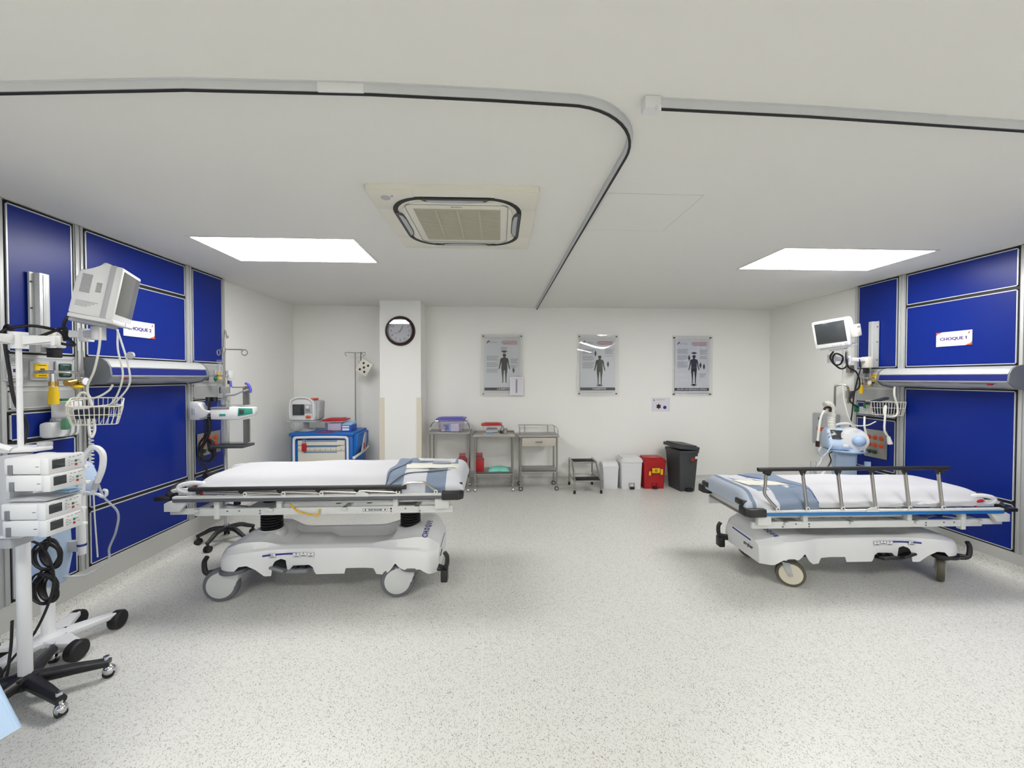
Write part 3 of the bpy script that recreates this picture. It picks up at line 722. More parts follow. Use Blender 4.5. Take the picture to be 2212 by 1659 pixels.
V0 = [b.v((*p, 0)) for p in lo]; V1 = [b.v((*p, .56)) for p in hi]; b.bm.faces.new(V0[::-1]); b.bm.faces.new(V1)
for i in range(n): b.bm.faces.new((V0[i], V0[(i+1) % n], V1[(i+1) % n], V1[i]))
b.build('bucket', 'ebin', gb)
b = MB(); b.prism([(p[0]*1.06, p[1]*1.04) for p in hi], .535, .57, 'xy', bev=.005); b.build('collar', 'ebin', gb)
b = MB(); b.prism([(p[0]*1.14, p[1]*1.1) for p in hi], -.012, .03, 'xy', bev=.008); b.prism([(p[0]*.95, p[1]*.95) for p in hi], .03, .045, 'xy', bev=.006)
b.build('lid', 'ebin', gb, loc=(-.01, 0, .60), rot=(0, .10, 0))
MB().box(-.04, .06, -.20, -.12, .005, .045, bev=.01).build('pedal', 'blackp', gb)
m = frm((0, -.186, 0), (1, 0, 0), (0, -.08, 1))
b = MB(); b.T = m; b.prism([(.0, .44), (.05, .44), (.05, .475), (.0, .475)], 0, .004, 'xy'); b.build('sticker', 'red', gb)
b = MB(); b.T = m; b.prism([(.06, .465), (.1, .465), (.1, .5), (.06, .5)], 0, .004, 'xy'); b.build('label_tag', 'wpaper', gb)
# ---------------------------------------------------------------- crash cart and what stands on it
cc = thing('crash_cart', 'blue crash cart with cream drawers and white tubular handle in the alcove', 'medical cart', (-2.18, 5.19, 0))
a = .385; c = .24
MB().box(-a, a, -c, c, .13, .86, bev=.012).build('body', 'cartblue', cc)
b = MB(); b.box(-a-.015, a+.015, -c-.02, c+.01, .84, .885, bev=.012); b.build('top', 'cartblue', cc)
b = MB(); b.prism([(a, .86), (a+.055, .86), (a+.055, .70), (a+.02, .64), (a, .5)], -c+.02, c-.04, 'xz', bev=.006); b.build('side_wing', 'cartblue', cc)
for k, (z0, z1) in enumerate(((.725, .79), (.655, .72), (.47, .65), (.30, .465), (.15, .295))):
    d = MB().box(-a+.095, a-.095, -c-.014, -c+.01, z0, z1, bev=.003).build('drawer', 'cartcream', cc)
    MB().box(-a+.17, a-.19, -c-.02, -c-.012, z1-.012, z1-.004, bev=.001).build('label_slot', 'bluest', d)
    if k == 0:
        MB().box(-a+.2, a-.13, -c-.03, -c-.012, z0+.004, z0+.014, bev=.003).build('pull_lip', 'cartcream', d)
    if k == 1:
        b = MB()
        for q in range(9): b.box(-a+.11+q*.065, -a+.113+q*.065, -c-.018, -c-.013, z0+.005, z0+.03)
        b.build('divider', 'grey', d)
b = MB(); b.tube([(-a+.055, -c-.03, .14), (-a+.055, -c-.03, .76), (-a+.07, -c-.03, .81), (-a+.12, -c-.03, .83), (a-.12, -c-.03, .83), (a-.07, -c-.03, .81), (a-.055, -c-.03, .76), (a-.055, -c-.03, .14)], .015, n=5); b.build('handle', 'whitep', cc)
for sx in (-1, 1):
    for sy in (-1, 1): MB().cyl((sx*.3, sy*.17-.015, .06), (sx*.3, sy*.17+.015, .06), .06, seg=20).cyl((sx*.3, sy*.17, .06), (sx*.3, sy*.17, .14), .014).build('caster', 'tyre', cc)
b = MB(); b.tube([(a+.025, -c-.02, .57), (a+.04, .08, .60), (a+.05, .2, .63)], .016, smooth=False); b.sph((a+.024, -c-.025, .569), .021); b.build('push_grip', 'cream', cc)
b = MB(); b.prism([(-.12, .60), (.02, .62), (.09, .84), (.03, .85), (-.03, .78)], a+.056, a+.07, 'yz', bev=.004); b.build('file_holder', 'lgrey', cc)
b = MB(); b.box(a+.068, a+.074, -.05, -.01, .64, .72); lab(b.build('red_label', 'red', cc), 'red label on the side holder')
t = thing('security_tag', 'red security tag hanging on the crash cart handle', 'tag', (-2.385, 4.93, .80))
MB().box(-.028, .028, -.02, -.003, -.145, -.045, bev=.005).build('tag', 'red', t); MB().box(-.02, .02, -.014, -.004, -.05, .005, bev=.004).build('clasp', 'clear', t); MB().tube([(-.015, -.009, -.04), (-.015, -.009, .03), (.015, -.009, .03), (.015, -.009, -.04)], .004).build('loop', 'grey', t)
# defibrillator on its swivel stand
df = thing('defibrillator', 'white defibrillator monitor with orange handles on the crash cart', 'defibrillator', (-2.48, 5.18, .886), -.06)
MB().lathe([(.12, 0), (.12, .01), (.05, .02), (.035, .03), (.035, .12)], seg=24).build('stand', 'lgrey', df)
MB().box(-.2, .2, -.13, .13, .12, .135, bev=.005).build('stand_plate', 'lgrey', df)
P = [(-.155, .137), (.155, .137), (.165, .2), (.16, .35), (.13, .40), (.06, .425), (-.06, .425), (-.13, .40), (-.16, .35), (-.165, .2)]
MB().prism(P, -.10, .09, 'xz', bev=.018).build('body', 'white', df, ang=50)
b = MB(); b.tube([(-.15, -.10, .17), (-.152, -.105, .35), (-.11, -.11, .415), (-.05, -.11, .435), (.05, -.11, .435), (.11, -.11, .415), (.152, -.105, .35), (.15, -.10, .17)], .013); b.build('front_bezel', 'white', df)
MB().box(-.115, .035, -.118, -.10, .21, .35, bev=.004).build('screen', 'screen', df)
MB().box(.045, .13, -.114, -.10, .24, .35, bev=.003).build('control_panel', 'lgrey', df)
MB().cyl((.08, -.122, .315), (.08, -.11, .315), .022, seg=20).build('dial', 'white', df)
for i in range(3): MB().box(.055, .115, -.118, -.11, .255+i*.014, .262+i*.014, bev=.001).build('key', 'grey', df)
MB().sph((.09, -.115, .19), (.035, .022, .018)).build('orange_connector', 'orange', df)
for x in (-.035, .025): MB().box(x-.018, x+.018, -.09, .0, .415, .437, bev=.006).build('paddle_grip', 'orange', df)
MB().box(.08, .14, -.06, .06, .40, .425, bev=.008).build('side_grip', 'orange', df)
MB().prism([(.165, .14), (.2, .16), (.21, .38), (.17, .40)], -.06, .08, 'xz', bev=.005).build('side_pouch', 'lgrey', df)
MB().tube([(-.165, .02, .34), (-.205, .02, .33), (-.22, .02, .27), (-.2, .02, .2), (-.165, .02, .19)], .004).build('cable', 'grey', df)
t = thing('face_mask', 'clear plastic face mask leaning under the defibrillator', 'mask', (-2.53, 5.01, .887))
b = MB(); b.grid(lambda u, v: (.085*math.sin(PI*v*.5+0.0)*math.cos(2*PI*u), .015-.05*math.cos(PI*.5*v), .075+.07*math.sin(PI*v*.5)*math.sin(2*PI*u)), 20, 8); b.build('cup', 'clear', t)
MB().tube([(.085*math.cos(q), .015, .075+.07*math.sin(q)) for q in [PI*k/8 for k in range(16)]], .007, closed=True, n=2).build('cushion', 'clear', t)
tub('storage_tub', -2.08, 5.16, .886, .24, .2, .14, 'red', 'clear storage tub with red lid on the crash cart', 'redclear', [((-.085, .085, -.07, .06, .01, .10), 'wpaper', 'contents')])
t = thing('glove_box', 'blue and white glove carton at the right end of the crash cart', 'carton', (-1.90, 5.12, .886))
MB().box(-.06, .06, -.1, .1, 0, .085, bev=.002).build('carton', 'bluebox', t); MB().prism([(-.1, .085), (.1, .085), (.1, .12), (-.06, .1)], -.06, .06, 'yz').build('flap', 'pbox', t)
b = MB(); b.box(-.052, .035, -.1025, -.1005, .015, .045); b.box(-.052, .035, -.1025, -.1005, .055, .075); b.build('label_panel', 'wpaper', t)
t = thing('red_folder', 'flat dark red folder lying on the crash cart top', 'folder', (-2.14, 5.0, .886)); MB().box(-.11, .09, -.04, .04, 0, .008, bev=.002).build('cover', 'red', t)
b = MB().tube([(-.1, .02, .012), (-.05, -.01, .02), (.02, .03, .014), (.06, .0, .012)], .004).build('lead', 'navy', t)
ip = thing('iv_pole', 'thin steel drip pole with power strip rising behind the crash cart', 'iv pole', (-1.965, 5.53, 0))
MB().cyl((0, 0, .06), (0, 0, 1.93), .009).build('pole', 'steel', ip)
MB().tube([(-.12, 0, 1.885), (-.135, 0, 1.90), (-.14, 0, 1.925), (-.12, 0, 1.935), (0, 0, 1.93), (.12, 0, 1.935), (.14, 0, 1.925), (.135, 0, 1.90), (.12, 0, 1.885), (.1, 0, 1.91), (.09, 0, 1.925)], .005).build('hook', 'steel', ip)
b = MB()
for k in range(5): an = k*2*PI/5; b.tube([(0, 0, .08), (.13*math.cos(an), .13*math.sin(an), .05)], .012, smooth=False); b.sph((.13*math.cos(an), .13*math.sin(an), .025), .025, 12, 8)
b.build('foot', 'blackp', ip)
ps = thing('power_strip', 'white square multi-socket block hanging tilted from the drip pole hook', 'power strip', (-1.80, 5.42, 1.72), rot=(0, .55, 0))
MB().box(-.085, .085, -.02, .02, -.1, .1, bev=.006).build('block', 'cream', ps)
for (x, z) in ((-.035, .05), (.035, .05), (-.035, -.05), (.035, -.05), (.0, .0)): MB().box(x-.013, x+.013, -.023, -.02, z-.015, z+.015).build('socket', 'blackp', ps)
t = thing('coiled_cord', 'white cord bundle tied to the drip pole hook above the power strip', 'cord', (-1.85, 5.44, 1.80))
MB().tube([(.04*math.sin(k*.9)+.0, .012*math.cos(k*1.3), .09-.018*k+.03*math.cos(k*2.1)) for k in range(12)], .008).build('bundle', 'clear', t)
MB().tube([(.0, -.01, .13), (.0, -.012, .06), (-.0, -.014, .0)], .006).build('tie', 'dgrey', t)
MB().tube([(.0, -.01, .1), (.06, -.02, -.02), (.1, -.02, -.11)], .005).build('lead', 'cream', t)
# ---------------------------------------------------------------- stretchers
def interp(x, P):
    if x <= P[0][0]: return P[0][1]
    for (a, u), (c, v) in zip(P, P[1:]):
        if x <= c: return u+(v-u)*(x-a)/(c-a) if c > a else v
    return P[-1][1]
def sm(x, P):
    # smoothed interpolation
    return sum(interp(x+d, P) for d in (-.03, -.015, 0, .015, .03))/5
SW = [(-.74, .13), (-.70, .24), (-.64, .29), (-.56, .305), (-.46, .29), (-.36, .25), (-.25, .23), (.3, .23), (.42, .25), (.52, .29), (.62, .31), (.72, .31), (.79, .285), (.84, .20)]
SS = [(-.74, .30), (-.66, .335), (-.5, .36), (-.3, .352), (.35, .352), (.55, .36), (.7, .36), (.84, .30)]
SR = [(-.74, .31), (-.66, .36), (-.55, .405), (-.42, .405), (-.3, .362), (.35, .362), (.5, .40), (.68, .43), (.78, .42), (.84, .33)]
SCN = [(-.74, .315), (-.66, .37), (-.55, .42), (-.40, .42), (-.34, .32), (-.05, .32), (-.03, .285), (.38, .285), (.44, .30), (.5, .42), (.68, .45), (.78, .44), (.84, .34)]
SB = [(-.74, .235), (-.66, .225), (-.56, .23), (-.53, .262), (-.48, .265), (-.43, .23), (-.38, .172), (-.335, .168), (-.333, .235), (-.315, .272), (-.275, .285), (-.24, .27), (-.235, .195), (-.225, .195), (-.195, .232), (-.08, .235), (-.055, .215), (-.04, .166), (.17, .166), (.175, .205), (.385, .207), (.39, .166), (.455, .168), (.50, .2), (.545, .262), (.57, .24), (.60, .222), (.72, .222), (.78, .175), (.84, .16)]
def stretcher(loc, rotz, dz, label, ns, up, strip, covered, wr):
    """ns: which side (-1/+1 in y) faces the camera; up: its side rail is raised; dz: lift of the litter"""
    t = thing('hospital_stretcher', label, 'stretcher', loc, rotz)
    low = 1. if covered else .35
    RR = lambda x: sm(x, SS)+(sm(x, SR)-sm(x, SS))*low
    RC = lambda x: sm(x, SCN) if sm(x, SCN) < sm(x, SS) else sm(x, SS)+(sm(x, SCN)-sm(x, SS))*low
    b = MB(); NX = 150; rows = []
    for i in range(NX+1):
        x = -.74+1.58*i/NX
        w = sm(x, SW); zs = sm(x, SS); zr = RR(x); zc = RC(x); zb = interp(x, SB)
        half = [(w+.004, zb), (w+.004, (zb+zs)/2), (w, zs-.03), (w-.012, zs-.006), (w-.035, zs+.004), (w*.80, zr), (w*.70, zr-.002), (w*.60, zc+.002 if zc < zr-.02 else (zr+zc)/2), (w*.3, zc)]
        sec = [(-y, z) for y, z in half]+[(0, zc)]+[(y, z) for y, z in half[::-1]]
        rows.append([b.v((x, y, z)) for y, z in sec])
    fs = []
    for r, q in zip(rows, rows[1:]):
        for k in range(len(r)-1): fs.append(b.bm.faces.new((r[k], r[k+1], q[k+1], q[k])))
    for r in (rows[0], rows[-1]):
        fs.append(b.bm.faces.new(r))
    bmesh.ops.recalc_face_normals(b.bm, faces=fs)
    b.build('base_cover', 'base', t, ang=38)
    MB().box(-.6, .7, -.17, .17, .17, .28, bev=.02).build('chassis', 'blackp', t)
    # corner skirt pads, casters
    for cx in (-.58, .65):
        for sy in (-1, 1):
            cy = sy*.235
            tr = -1
            b = MB(); b.prism([(cx+.095*math.cos(a)*1.0+(-.02 if cx < 0 else .01), cy+.085*math.sin(a)) for a in [2*PI*k/24 for k in range(24)]], .205, .232, 'xy', bev=.006)
            b.build('corner_pad', 'greyst' if covered else 'blackp', t)
            c = MB(); yaw = (.12 if covered else (-.5 if cx > 0 else .75))
            c.T = Matrix.Translation((cx, cy, 0)) @ Matrix.Rotation(yaw, 4, 'Z')
            off = -.10 if covered else -.035
            prof = [(wr*.80, -.022), (wr*.95, -.022), (wr, -.012), (wr, .012), (wr*.95, .022), (wr*.80, .022)]
            c.lathe(prof, (off, 0, wr), 'y', 32)
            w = c.build('caster', 'tyre' if covered else 'otyre', t)
            c = MB(); c.T = Matrix.Translation((cx, cy, 0)) @ Matrix.Rotation(yaw, 4, 'Z')
            if covered:
                P = [(off+wr*.78*math.cos(a), wr+wr*.78*math.sin(a)) for a in [math.radians(v) for v in range(95, 360, 12)]]
                P += [(off+wr*.9, wr+.02), (off+wr*1.0, wr*1.3), (off+wr*1.0, .21), (off+wr*.25, .21), (off+wr*.1, wr*1.86)]
                c.prism(P, -.030, .030, 'xz', bev=.008); c.build('wheel_cover', 'wheelc', w)
            else:
                c.lathe([(0.01, -.026), (wr*.78, -.024), (wr*.80, -.018), (wr*.8, .018), (wr*.78, .024), (0.01, .026)], (off, 0, wr), 'y', 28); c.build('wheel_disc', 'wheelb', w)
                c = MB(); c.T = Matrix.Translation((cx, cy, 0)) @ Matrix.Rotation(yaw, 4, 'Z')
                for s_ in (-1, 1):
                    c.prism([(off-.014, wr-.012), (off+.014, wr-.014), (.035, .205), (-.02, .205)], s_*.03-.002, s_*.03+.002, 'xz')
                    c.cyl((off, s_*.035, wr), (off, s_*.026, wr), .012)
                c.build('fork', 'lgrey', w)
                c = MB(); c.T = Matrix.Translation((cx, cy, 0)); c.cyl((0, 0, .19), (0, 0, .215), .05, seg=20); c.build('swivel', 'blackp', w)
    # decals of the side facing the camera
    s = ns
    def pan(x, z): return frm((x, s*.2375, z), (-s, 0, 0), (0, 0, 1))
    b = MB(); b.T = Matrix.Identity(4); Q = [-.39+.23*k/12 for k in range(13)]; V = [[b.v((x, s*(sm(x, SW)+.0052), z)) for z in (.312, .325)] for x in Q]
    for r_, q_ in zip(V, V[1:]): b.bm.faces.new((r_[0], q_[0], q_[1], r_[1]))
    lab(b.build('blue_stripe', 'navy', t), 'thin blue stripe')
    for (x, n_, up_) in ((-.33, 'Lift', 1), (-.17, 'Low', 0), (-.12, 'Down', 0), (-.07, 'Drop', 0)):
        if x < -.2: m = frm((x, s*(sm(x, SW)+.0062), .312), (-s, .55*1 if 0 else 0, 0), (0, 0, 1))
        else: m = frm((x, s*(sm(x, SW)+.0062), .312+(-.005 if x != -.12 else 0)), (-s, 0, 0), ((x+.12)*2.2, 0, 1))
        b = MB(); b.T = m; b.box(-.024, .024, -.015, .017, 0, .0012); d = b.build('pedal_label', 'whitep', t)
        b = MB(); b.T = m
        for q in ((-.024, .024, -.0155, -.0145), (-.024, .024, .0165, .0175), (-.0245, -.0235, -.015, .017), (.0235, .0245, -.015, .017)): b.box(*q, .001, .0018)
        b.prism([(-.006, .003), (.006, .003), (0, .012)] if up_ else [(-.006, .012), (.006, .012), (0, .003)], .001, .0018, 'xy'); b.box(-.016, .016, -.010, -.005, .001, .0018)
        b.build('label_print', 'ink', d)
    # pedals
    b = MB(); b.T = Matrix.Translation((-.285, s*.25, .215)) @ Matrix.Rotation(s*.35, 4, 'X') @ Matrix.Rotation(.25, 4, 'Y'); b.box(-.055, .055, -.045, .045, -.008, .012, bev=.008); b.box(-.01, .01, -.02*s-.02, -.02*s+.02, -.02, .0); b.build('pump_pedal', 'grey' if covered else 'blackp', t)
    b = MB(); b.T = Matrix.Translation((-.14, s*.255, .205)) @ Matrix.Rotation(s*.25, 4, 'X'); b.box(-.075, .07, -.04, .045, -.012, .012, bev=.008); b.build('release_pedal', 'grey' if covered else 'blackp', t)
    for x in (-.17, -.11): MB().cyl((x, s*.21, .215), (x, s*.245, .22), .008).build('pedal_arm', 'blackp', t)
    # end brake pedals
    for ex, q in ((-.76, -1), (.86, 1)):
        b = MB()
        for yy in (s*.24 if (covered or q < 0) else -s*.22,):
            b.tube([(ex-q*.10, yy*.9, .19), (ex-q*.01, yy*.9, .18), (ex+q*.035, yy, .20), (ex+q*.045, yy, .27), (ex+q*.025, yy, .31)], .02, rf=lambda u: 1-.25*u)
            b.box(min(ex, ex+q*.05), max(ex, ex+q*.05), yy-.035, yy+.035, .10, .19, bev=.01) if q > 0 else None
            b.tube([(ex+q*.02, yy, .2), (ex-q*.12, yy*.6, .2)], .012, smooth=False)
        b.build('brake_pedal', 'blackp', t)
    # CHOQUE lettering across the foot end of the cover
    prof_ = lambda w, zr, zc, zs: [(0, zc), (w*.3, zc), (w*.6, (zr+zc)/2), (w*.7, zr), (w*.8, zr), (w-.035, zs+.004), (w, zs-.03)]
    for i, ch in enumerate('CHOQUE'):
        yy = (-.235+.046*i) if s < 0 else (.06+.037*i); xx = .745 if s < 0 else .73
        pf = prof_(sm(xx, SW), RR(xx), RC(xx), sm(xx, SS))
        zz = interp(abs(yy), pf); sl_ = (interp(abs(yy+.01), pf)-interp(abs(yy-.01), pf))/.02
        text(ch, .055 if s < 0 else .046, frm((xx, yy, zz+.006), (0, 1, sl_), (-1, 0, .12)), 'navy', t, bold=.0012, sx=.75)
    b = MB()
    for (ya, yb, za, zb_) in ((-.12*s, .12*s, .30, .29),): b.prism([(ya, za), (yb, zb_), (yb, zb_+.012), (ya, za+.012)], .8405, .8418, 'yz')
    lab(b.build('blue_stripe', 'navy', t), 'thin blue stripe on the foot end')
    text('stryker', .04, frm((.8412, .09*s, .245), (0, 1, 0), (0, 0, 1)), 'ink', t, bold=.0008)
    # columns
    for k, cx in enumerate((-.47, .59)):
        prof = []; z0, z1 = .405, .585+dz; n = 9
        for i in range(n):
            z = z0+(z1-z0)*i/n; dd = (z1-z0)/n; prof += [(.066, z), (.077, z+dd*.35), (.077, z+dd*.65), (.066, z+dd)]
        MB().lathe(prof, (cx, 0, 0), 'z', 28).build('bellows', 'black', t)
        MB().lathe([(.11, .37), (.105, .412), (.085, .425), (.08, .42)], (cx, 0, 0), 'z', 28).build('column_collar', 'base', t)
        MB().cyl((cx, 0, .58+dz), (cx, 0, .63+dz), .06).box(cx-.09, cx+.09, -.25, .25, .605+dz, .63+dz).build('column_head', 'lgrey', t)
    # litter frame
    for sy in (-1, 1):
        b = MB(); b.box(-.82, .95, sy*.29-.012, sy*.29+.012, .622+dz, .672+dz, bev=.003); b.box(-.99, -.72, sy*.285-.01, sy*.285+.01, .632+dz, .675+dz, bev=.003); b.build('side_beam', 'frame', t)
        b = MB()
        for x in (-.38, -.32, -.66, -.52, .52, .62, -.6, .52): b.cyl((x, sy*.305, .655+dz), (x, sy*.30, .655+dz), .006)
        for x in (.52, .72, -.38, -.66): b.cyl((x, sy*.305, .636+dz), (x, sy*.30, .636+dz), .006)
        b.build('bolt', 'grey', t)
        for x in (-.67, -.25, .55):
            b = MB(); b.box(x-.018, x+.018, sy*.29-.018, sy*.29+.018, .60+dz if x < -.5 else .67+dz, .76+dz, bev=.003); b.build('upright', 'frame', t)
        b = MB(); b.box(-.93, .90, sy*.335-.016, sy*.335+.014, .757+dz, .772+dz, bev=.003); b.build('rail_channel', 'frame', t)
        b = MB(); b.box(-.93, .90, *sorted((sy*.322, sy*.352)), .733+dz, .758+dz, bev=.005); lab(b.build('bumper_strip', strip, t), 'blue bumper strip' if strip == 'bluest' else 'grey bumper strip')
        b = MB(); b.prism([(-1.0, .665+dz), (-.9, .665+dz), (-.84, .735+dz), (-.97, .735+dz), (-1.0, .72+dz)], *sorted((sy*.30, sy*.332)), 'xz', bev=.003); b.build('corner_bracket', 'frame', t)
        b = MB(); b.prism([(.83, .66+dz), (.93, .66+dz), (.93, .733+dz), (.83, .733+dz)], *sorted((sy*.30, sy*.335)), 'xz', bev=.003); b.build('corner_bracket', 'frame', t)
        # corner bumpers of the foot end
        b = MB(); b.prism([(.88, sy*.24), (1.0, sy*.22), (1.03, sy*.26), (1.03, sy*.33), (1.0, sy*.36), (.88, sy*.36)], .725+dz, .785+dz, 'xy', bev=.008); b.prism([(.9, sy*.20), (1.02, sy*.19), (1.02, sy*.29), (.9, sy*.3)], .785+dz, .83+dz, 'xy', bev=.01); b.build('corner_bumper', 'blackp', t)
    for x in (-.8, -.3, .2, .7): MB().box(x-.015, x+.015, -.32, .32, .655+dz, .672+dz).build('cross_bar', 'frame', t)
    MB().box(-.25, .9, -.27, .27, .69+dz, .705+dz, bev=.003).build('film_tray', 'frame', t)
    MB().box(-.9, .93, -.29, .29, .765+dz, .789+dz, bev=.006).build('litter_deck', 'frame', t)
    MB().box(.93, .96, -.25, .25, .70+dz, .76+dz, bev=.005).build('end_plate', 'frame', t)
    b = MB(); b.tube([(.9, -.27, .72+dz), (.97, -.24, .70+dz), (.97, .24, .70+dz), (.9, .27, .72+dz)], .009, smooth=False); b.build('foot_bar', 'steel', t)
    # head end: loop handles, levers and push grips
    for sy in (-1, 1):
        b = MB(); b.tube([(-.86, sy*.27, .775+dz), (-.93, sy*.28, .80+dz), (-.93, sy*.28, .83+dz), (-.85, sy*.27, .845+dz), (-.76, sy*.26, .83+dz), (-.74, sy*.26, .80+dz)], .016); b.build('loop_handle', 'whitep', t)
        b = MB(); b.tube([(-.87, sy*.26, .80+dz), (-.83, sy*.285, .81+dz), (-.78, sy*.29, .80+dz), (-.78, sy*.29, .765+dz)], .011, rf=lambda u: 1.3-.6*u); lab(b.build('release_lever', 'red', t), 'red release lever')
        b = MB(); b.box(-1.0, -.9, sy*.25-.025, sy*.25+.025, .76+dz, .80+dz, bev=.006); b.build('grip_bracket', 'frame', t)
        b = MB(); b.tube([(-.97, sy*.3, .755+dz), (-1.0, sy*.28, .765+dz), (-1.03, sy*.22, .785+dz), (-1.04, sy*.1, .80+dz)], .024); b.box(-1.07, -.97, *sorted((sy*.27, sy*.33)), .735+dz, .765+dz, bev=.01); b.build('push_grip', 'blackp', t)
    MB().tube([(-.96, -.3, .77+dz), (-.96, .3, .77+dz)], .014, smooth=False).build('head_bar', 'blackp', t)
    b = MB(); b.tube([(-.8, -s*.0, .60+dz), (-.55, s*.1, .61+dz), (-.4, s*.16, .60+dz)], .011, smooth=False); b.tube([(-.95, s*.1, .595+dz), (-.8, 0, .60+dz)], .006, smooth=False); b.build('crank_rod', 'steel', t)
    # side rails
    for sy in (-1, 1):
        raised = up and sy == s
        y = sy*.340; zp = .785+dz; piv = (-.45, -.195, .06, .32, .58, .84)
        r = thing_part = None
        g = MB()
        if raised:
            tops = (-.425, -.17, .085, .34, .605, .86); zt = 1.075+dz
            pv = (-.46, -.205, .05, .305, .57, .83)
            g.tube([(-.455, y, zt-.035), (-.44, y, zt-.008), (-.41, y, zt), (.845, y, zt), (.875, y, zt-.008), (.89, y, zt-.035)], .0145, n=4, seg=10)
            for x in tops[:]: g.prism([(x-.03, zt-.004), (x+.03, zt-.004), (x+.012, zt-.03), (x+.009, zt-.046), (x-.009, zt-.046), (x-.012, zt-.03)], y-.009, y+.009, 'xz', bev=.002)
            bar = g.build('rail_top', 'black', t)
            for i, (a, c) in enumerate(zip(pv, tops)):
                q = MB()
                if i == 5: q.tube([(a-.035, y, zp), (a+.045, y, zp+.09), (a+.06, y, zp+.13), (a+.055, y, zp+.16), (c+.02, y, zt-.04)], .011, n=3)
                else: q.tube([(a, y, zp), (c, y, zt-.03)], .011, smooth=False)
                q.build('rail_post', 'steel', t)
        else:
            pv = piv; tops = tuple(p-.27 for p in piv); zt = zp+.035
            g.tube([(tops[0]-.045, y, zt-.03), (tops[0]-.035, y, zt-.006), (tops[0]-.01, y, zt), (tops[5]-.03, y, zt), (tops[5], y, zt-.008), (tops[5]+.015, y, zt-.03)], .0145, n=4, seg=10)
            for x in tops[1:]: g.prism([(x-.04, zt-.004), (x+.01, zt-.004), (x+.0, zt-.028), (x-.01, zt-.034), (x-.022, zt-.03)], y-.009, y+.009, 'xz', bev=.002)
            bar = g.build('rail_top', 'black', t)
            for i, (a, c) in enumerate(zip(pv, tops)):
                q = MB()
                if i == 5: q.tube([(a, y, zp), (a-.07, y, zt+.02), (a-.1, y, zt+.028), (a-.2, y, zt+.024), (c-.0, y, zt-.02)], .009, n=3)
                else: q.tube([(a, y, zp-.002), (c, y, zt-.024)], .009, smooth=False)
                q.build('rail_post', 'steel', t)
        for i, a in enumerate(pv):
            q = MB(); aa = a-.035 if (raised and i == 5) else a
            yo = y+sy*.006
            q.prism([(aa-.014, zp-.026), (aa+.014, zp-.026), (aa+.014, zp+.004), (aa+.007, zp+.014), (aa-.007, zp+.014), (aa-.014, zp+.004)], *sorted((yo, yo+sy*.006)), 'xz', bev=.001)
            q.prism([(aa-.014, zp-.026), (aa+.014, zp-.026), (aa+.014, zp-.02), (aa-.014, zp-.02)], *sorted((sy*.325, yo+sy*.004)), 'xz')
            br = q.build('pivot_bracket', 'frame', t); MB().cyl((aa, yo+sy*.005, zp), (aa, yo+sy*.009, zp), .005).build('pin', 'blackp', br)
        x = .34 if not raised else .09
        q = MB(); yo = y+sy*.012; q.prism([(x-.05, zp-.026), (x+.045, zp-.026), (x+.04, zp-.005), (x+.005, zp+.008), (x-.03, zp+.008), (x-.05, zp-.012)], *sorted((yo, yo+sy*.006)), 'xz', bev=.002); q.build('latch_plate', 'frame', t)
    if covered:
        lx = MB(); lx.T = frm((.41, s*.3025, .648+dz), (-s, 0, 0), (0, 0, 1)); lx.box(-.085, .085, -.010, .010, 0, .0008); pl = lx.build('drawer_label', 'whitep', t)
        text('FILM DRAWER', .015, frm((.41, s*.304, .648+dz), (-s, 0, 0), (0, 0, 1)), 'ink', pl, bold=.0004)
        lx = MB(); lx.T = frm((.41, s*.3035, .648+dz), (-s, 0, 0), (0, 0, 1))
        for q in ((-.086, .086, -.011, -.0098), (-.086, .086, .0098, .011), (-.086, -.0848, -.01, .01), (.0848, .086, -.01, .01)): lx.box(*q, 0, .001)
        for q in (-.068, .068): lx.prism([(q-.004, -.005), (q+.004, -.005), (q+.004, 0), (q+.007, 0), (q, .008), (q-.007, 0), (q-.004, 0)], 0, .001, 'xy')
        lx.build('label_print', 'ink', pl)
        MB().tube([(-.18, s*.3, .70+dz), (-.12, s*.31, .65+dz), (.0, s*.315, .618+dz), (.02, s*.315, .622+dz), (.03, s*.31, .66+dz)], .006, n=3).build('yellow_strap', 'olive', t)
    # emergency crank rod and hoses under the litter
    for x in (-.6, .12, .34, .68): MB().cyl((x, s*.2, .668+dz), (x, s*.2, .70+dz), .022).build('roller', 'black', t)
    return t
def mtop(x, y, X0, X1, hw, h):
    """height of the covered mattress above the deck"""
    ex = min(1, max(0, (x-X0)/.09)); ex = math.sqrt(max(0, 1-(1-ex)**2)); fx = min(1, max(0, (X1-x)/.06)); fx = math.sqrt(max(0, 1-(1-fx)**2))
    u = min(1, abs(y)/hw); ey = (1-u**7)
    return h*min(1, .38+.62*ex)*(.25+.75*fx)*ey + .006*math.sin(x*3.1+1)+.003*math.sin(x*11+y*9)*ex
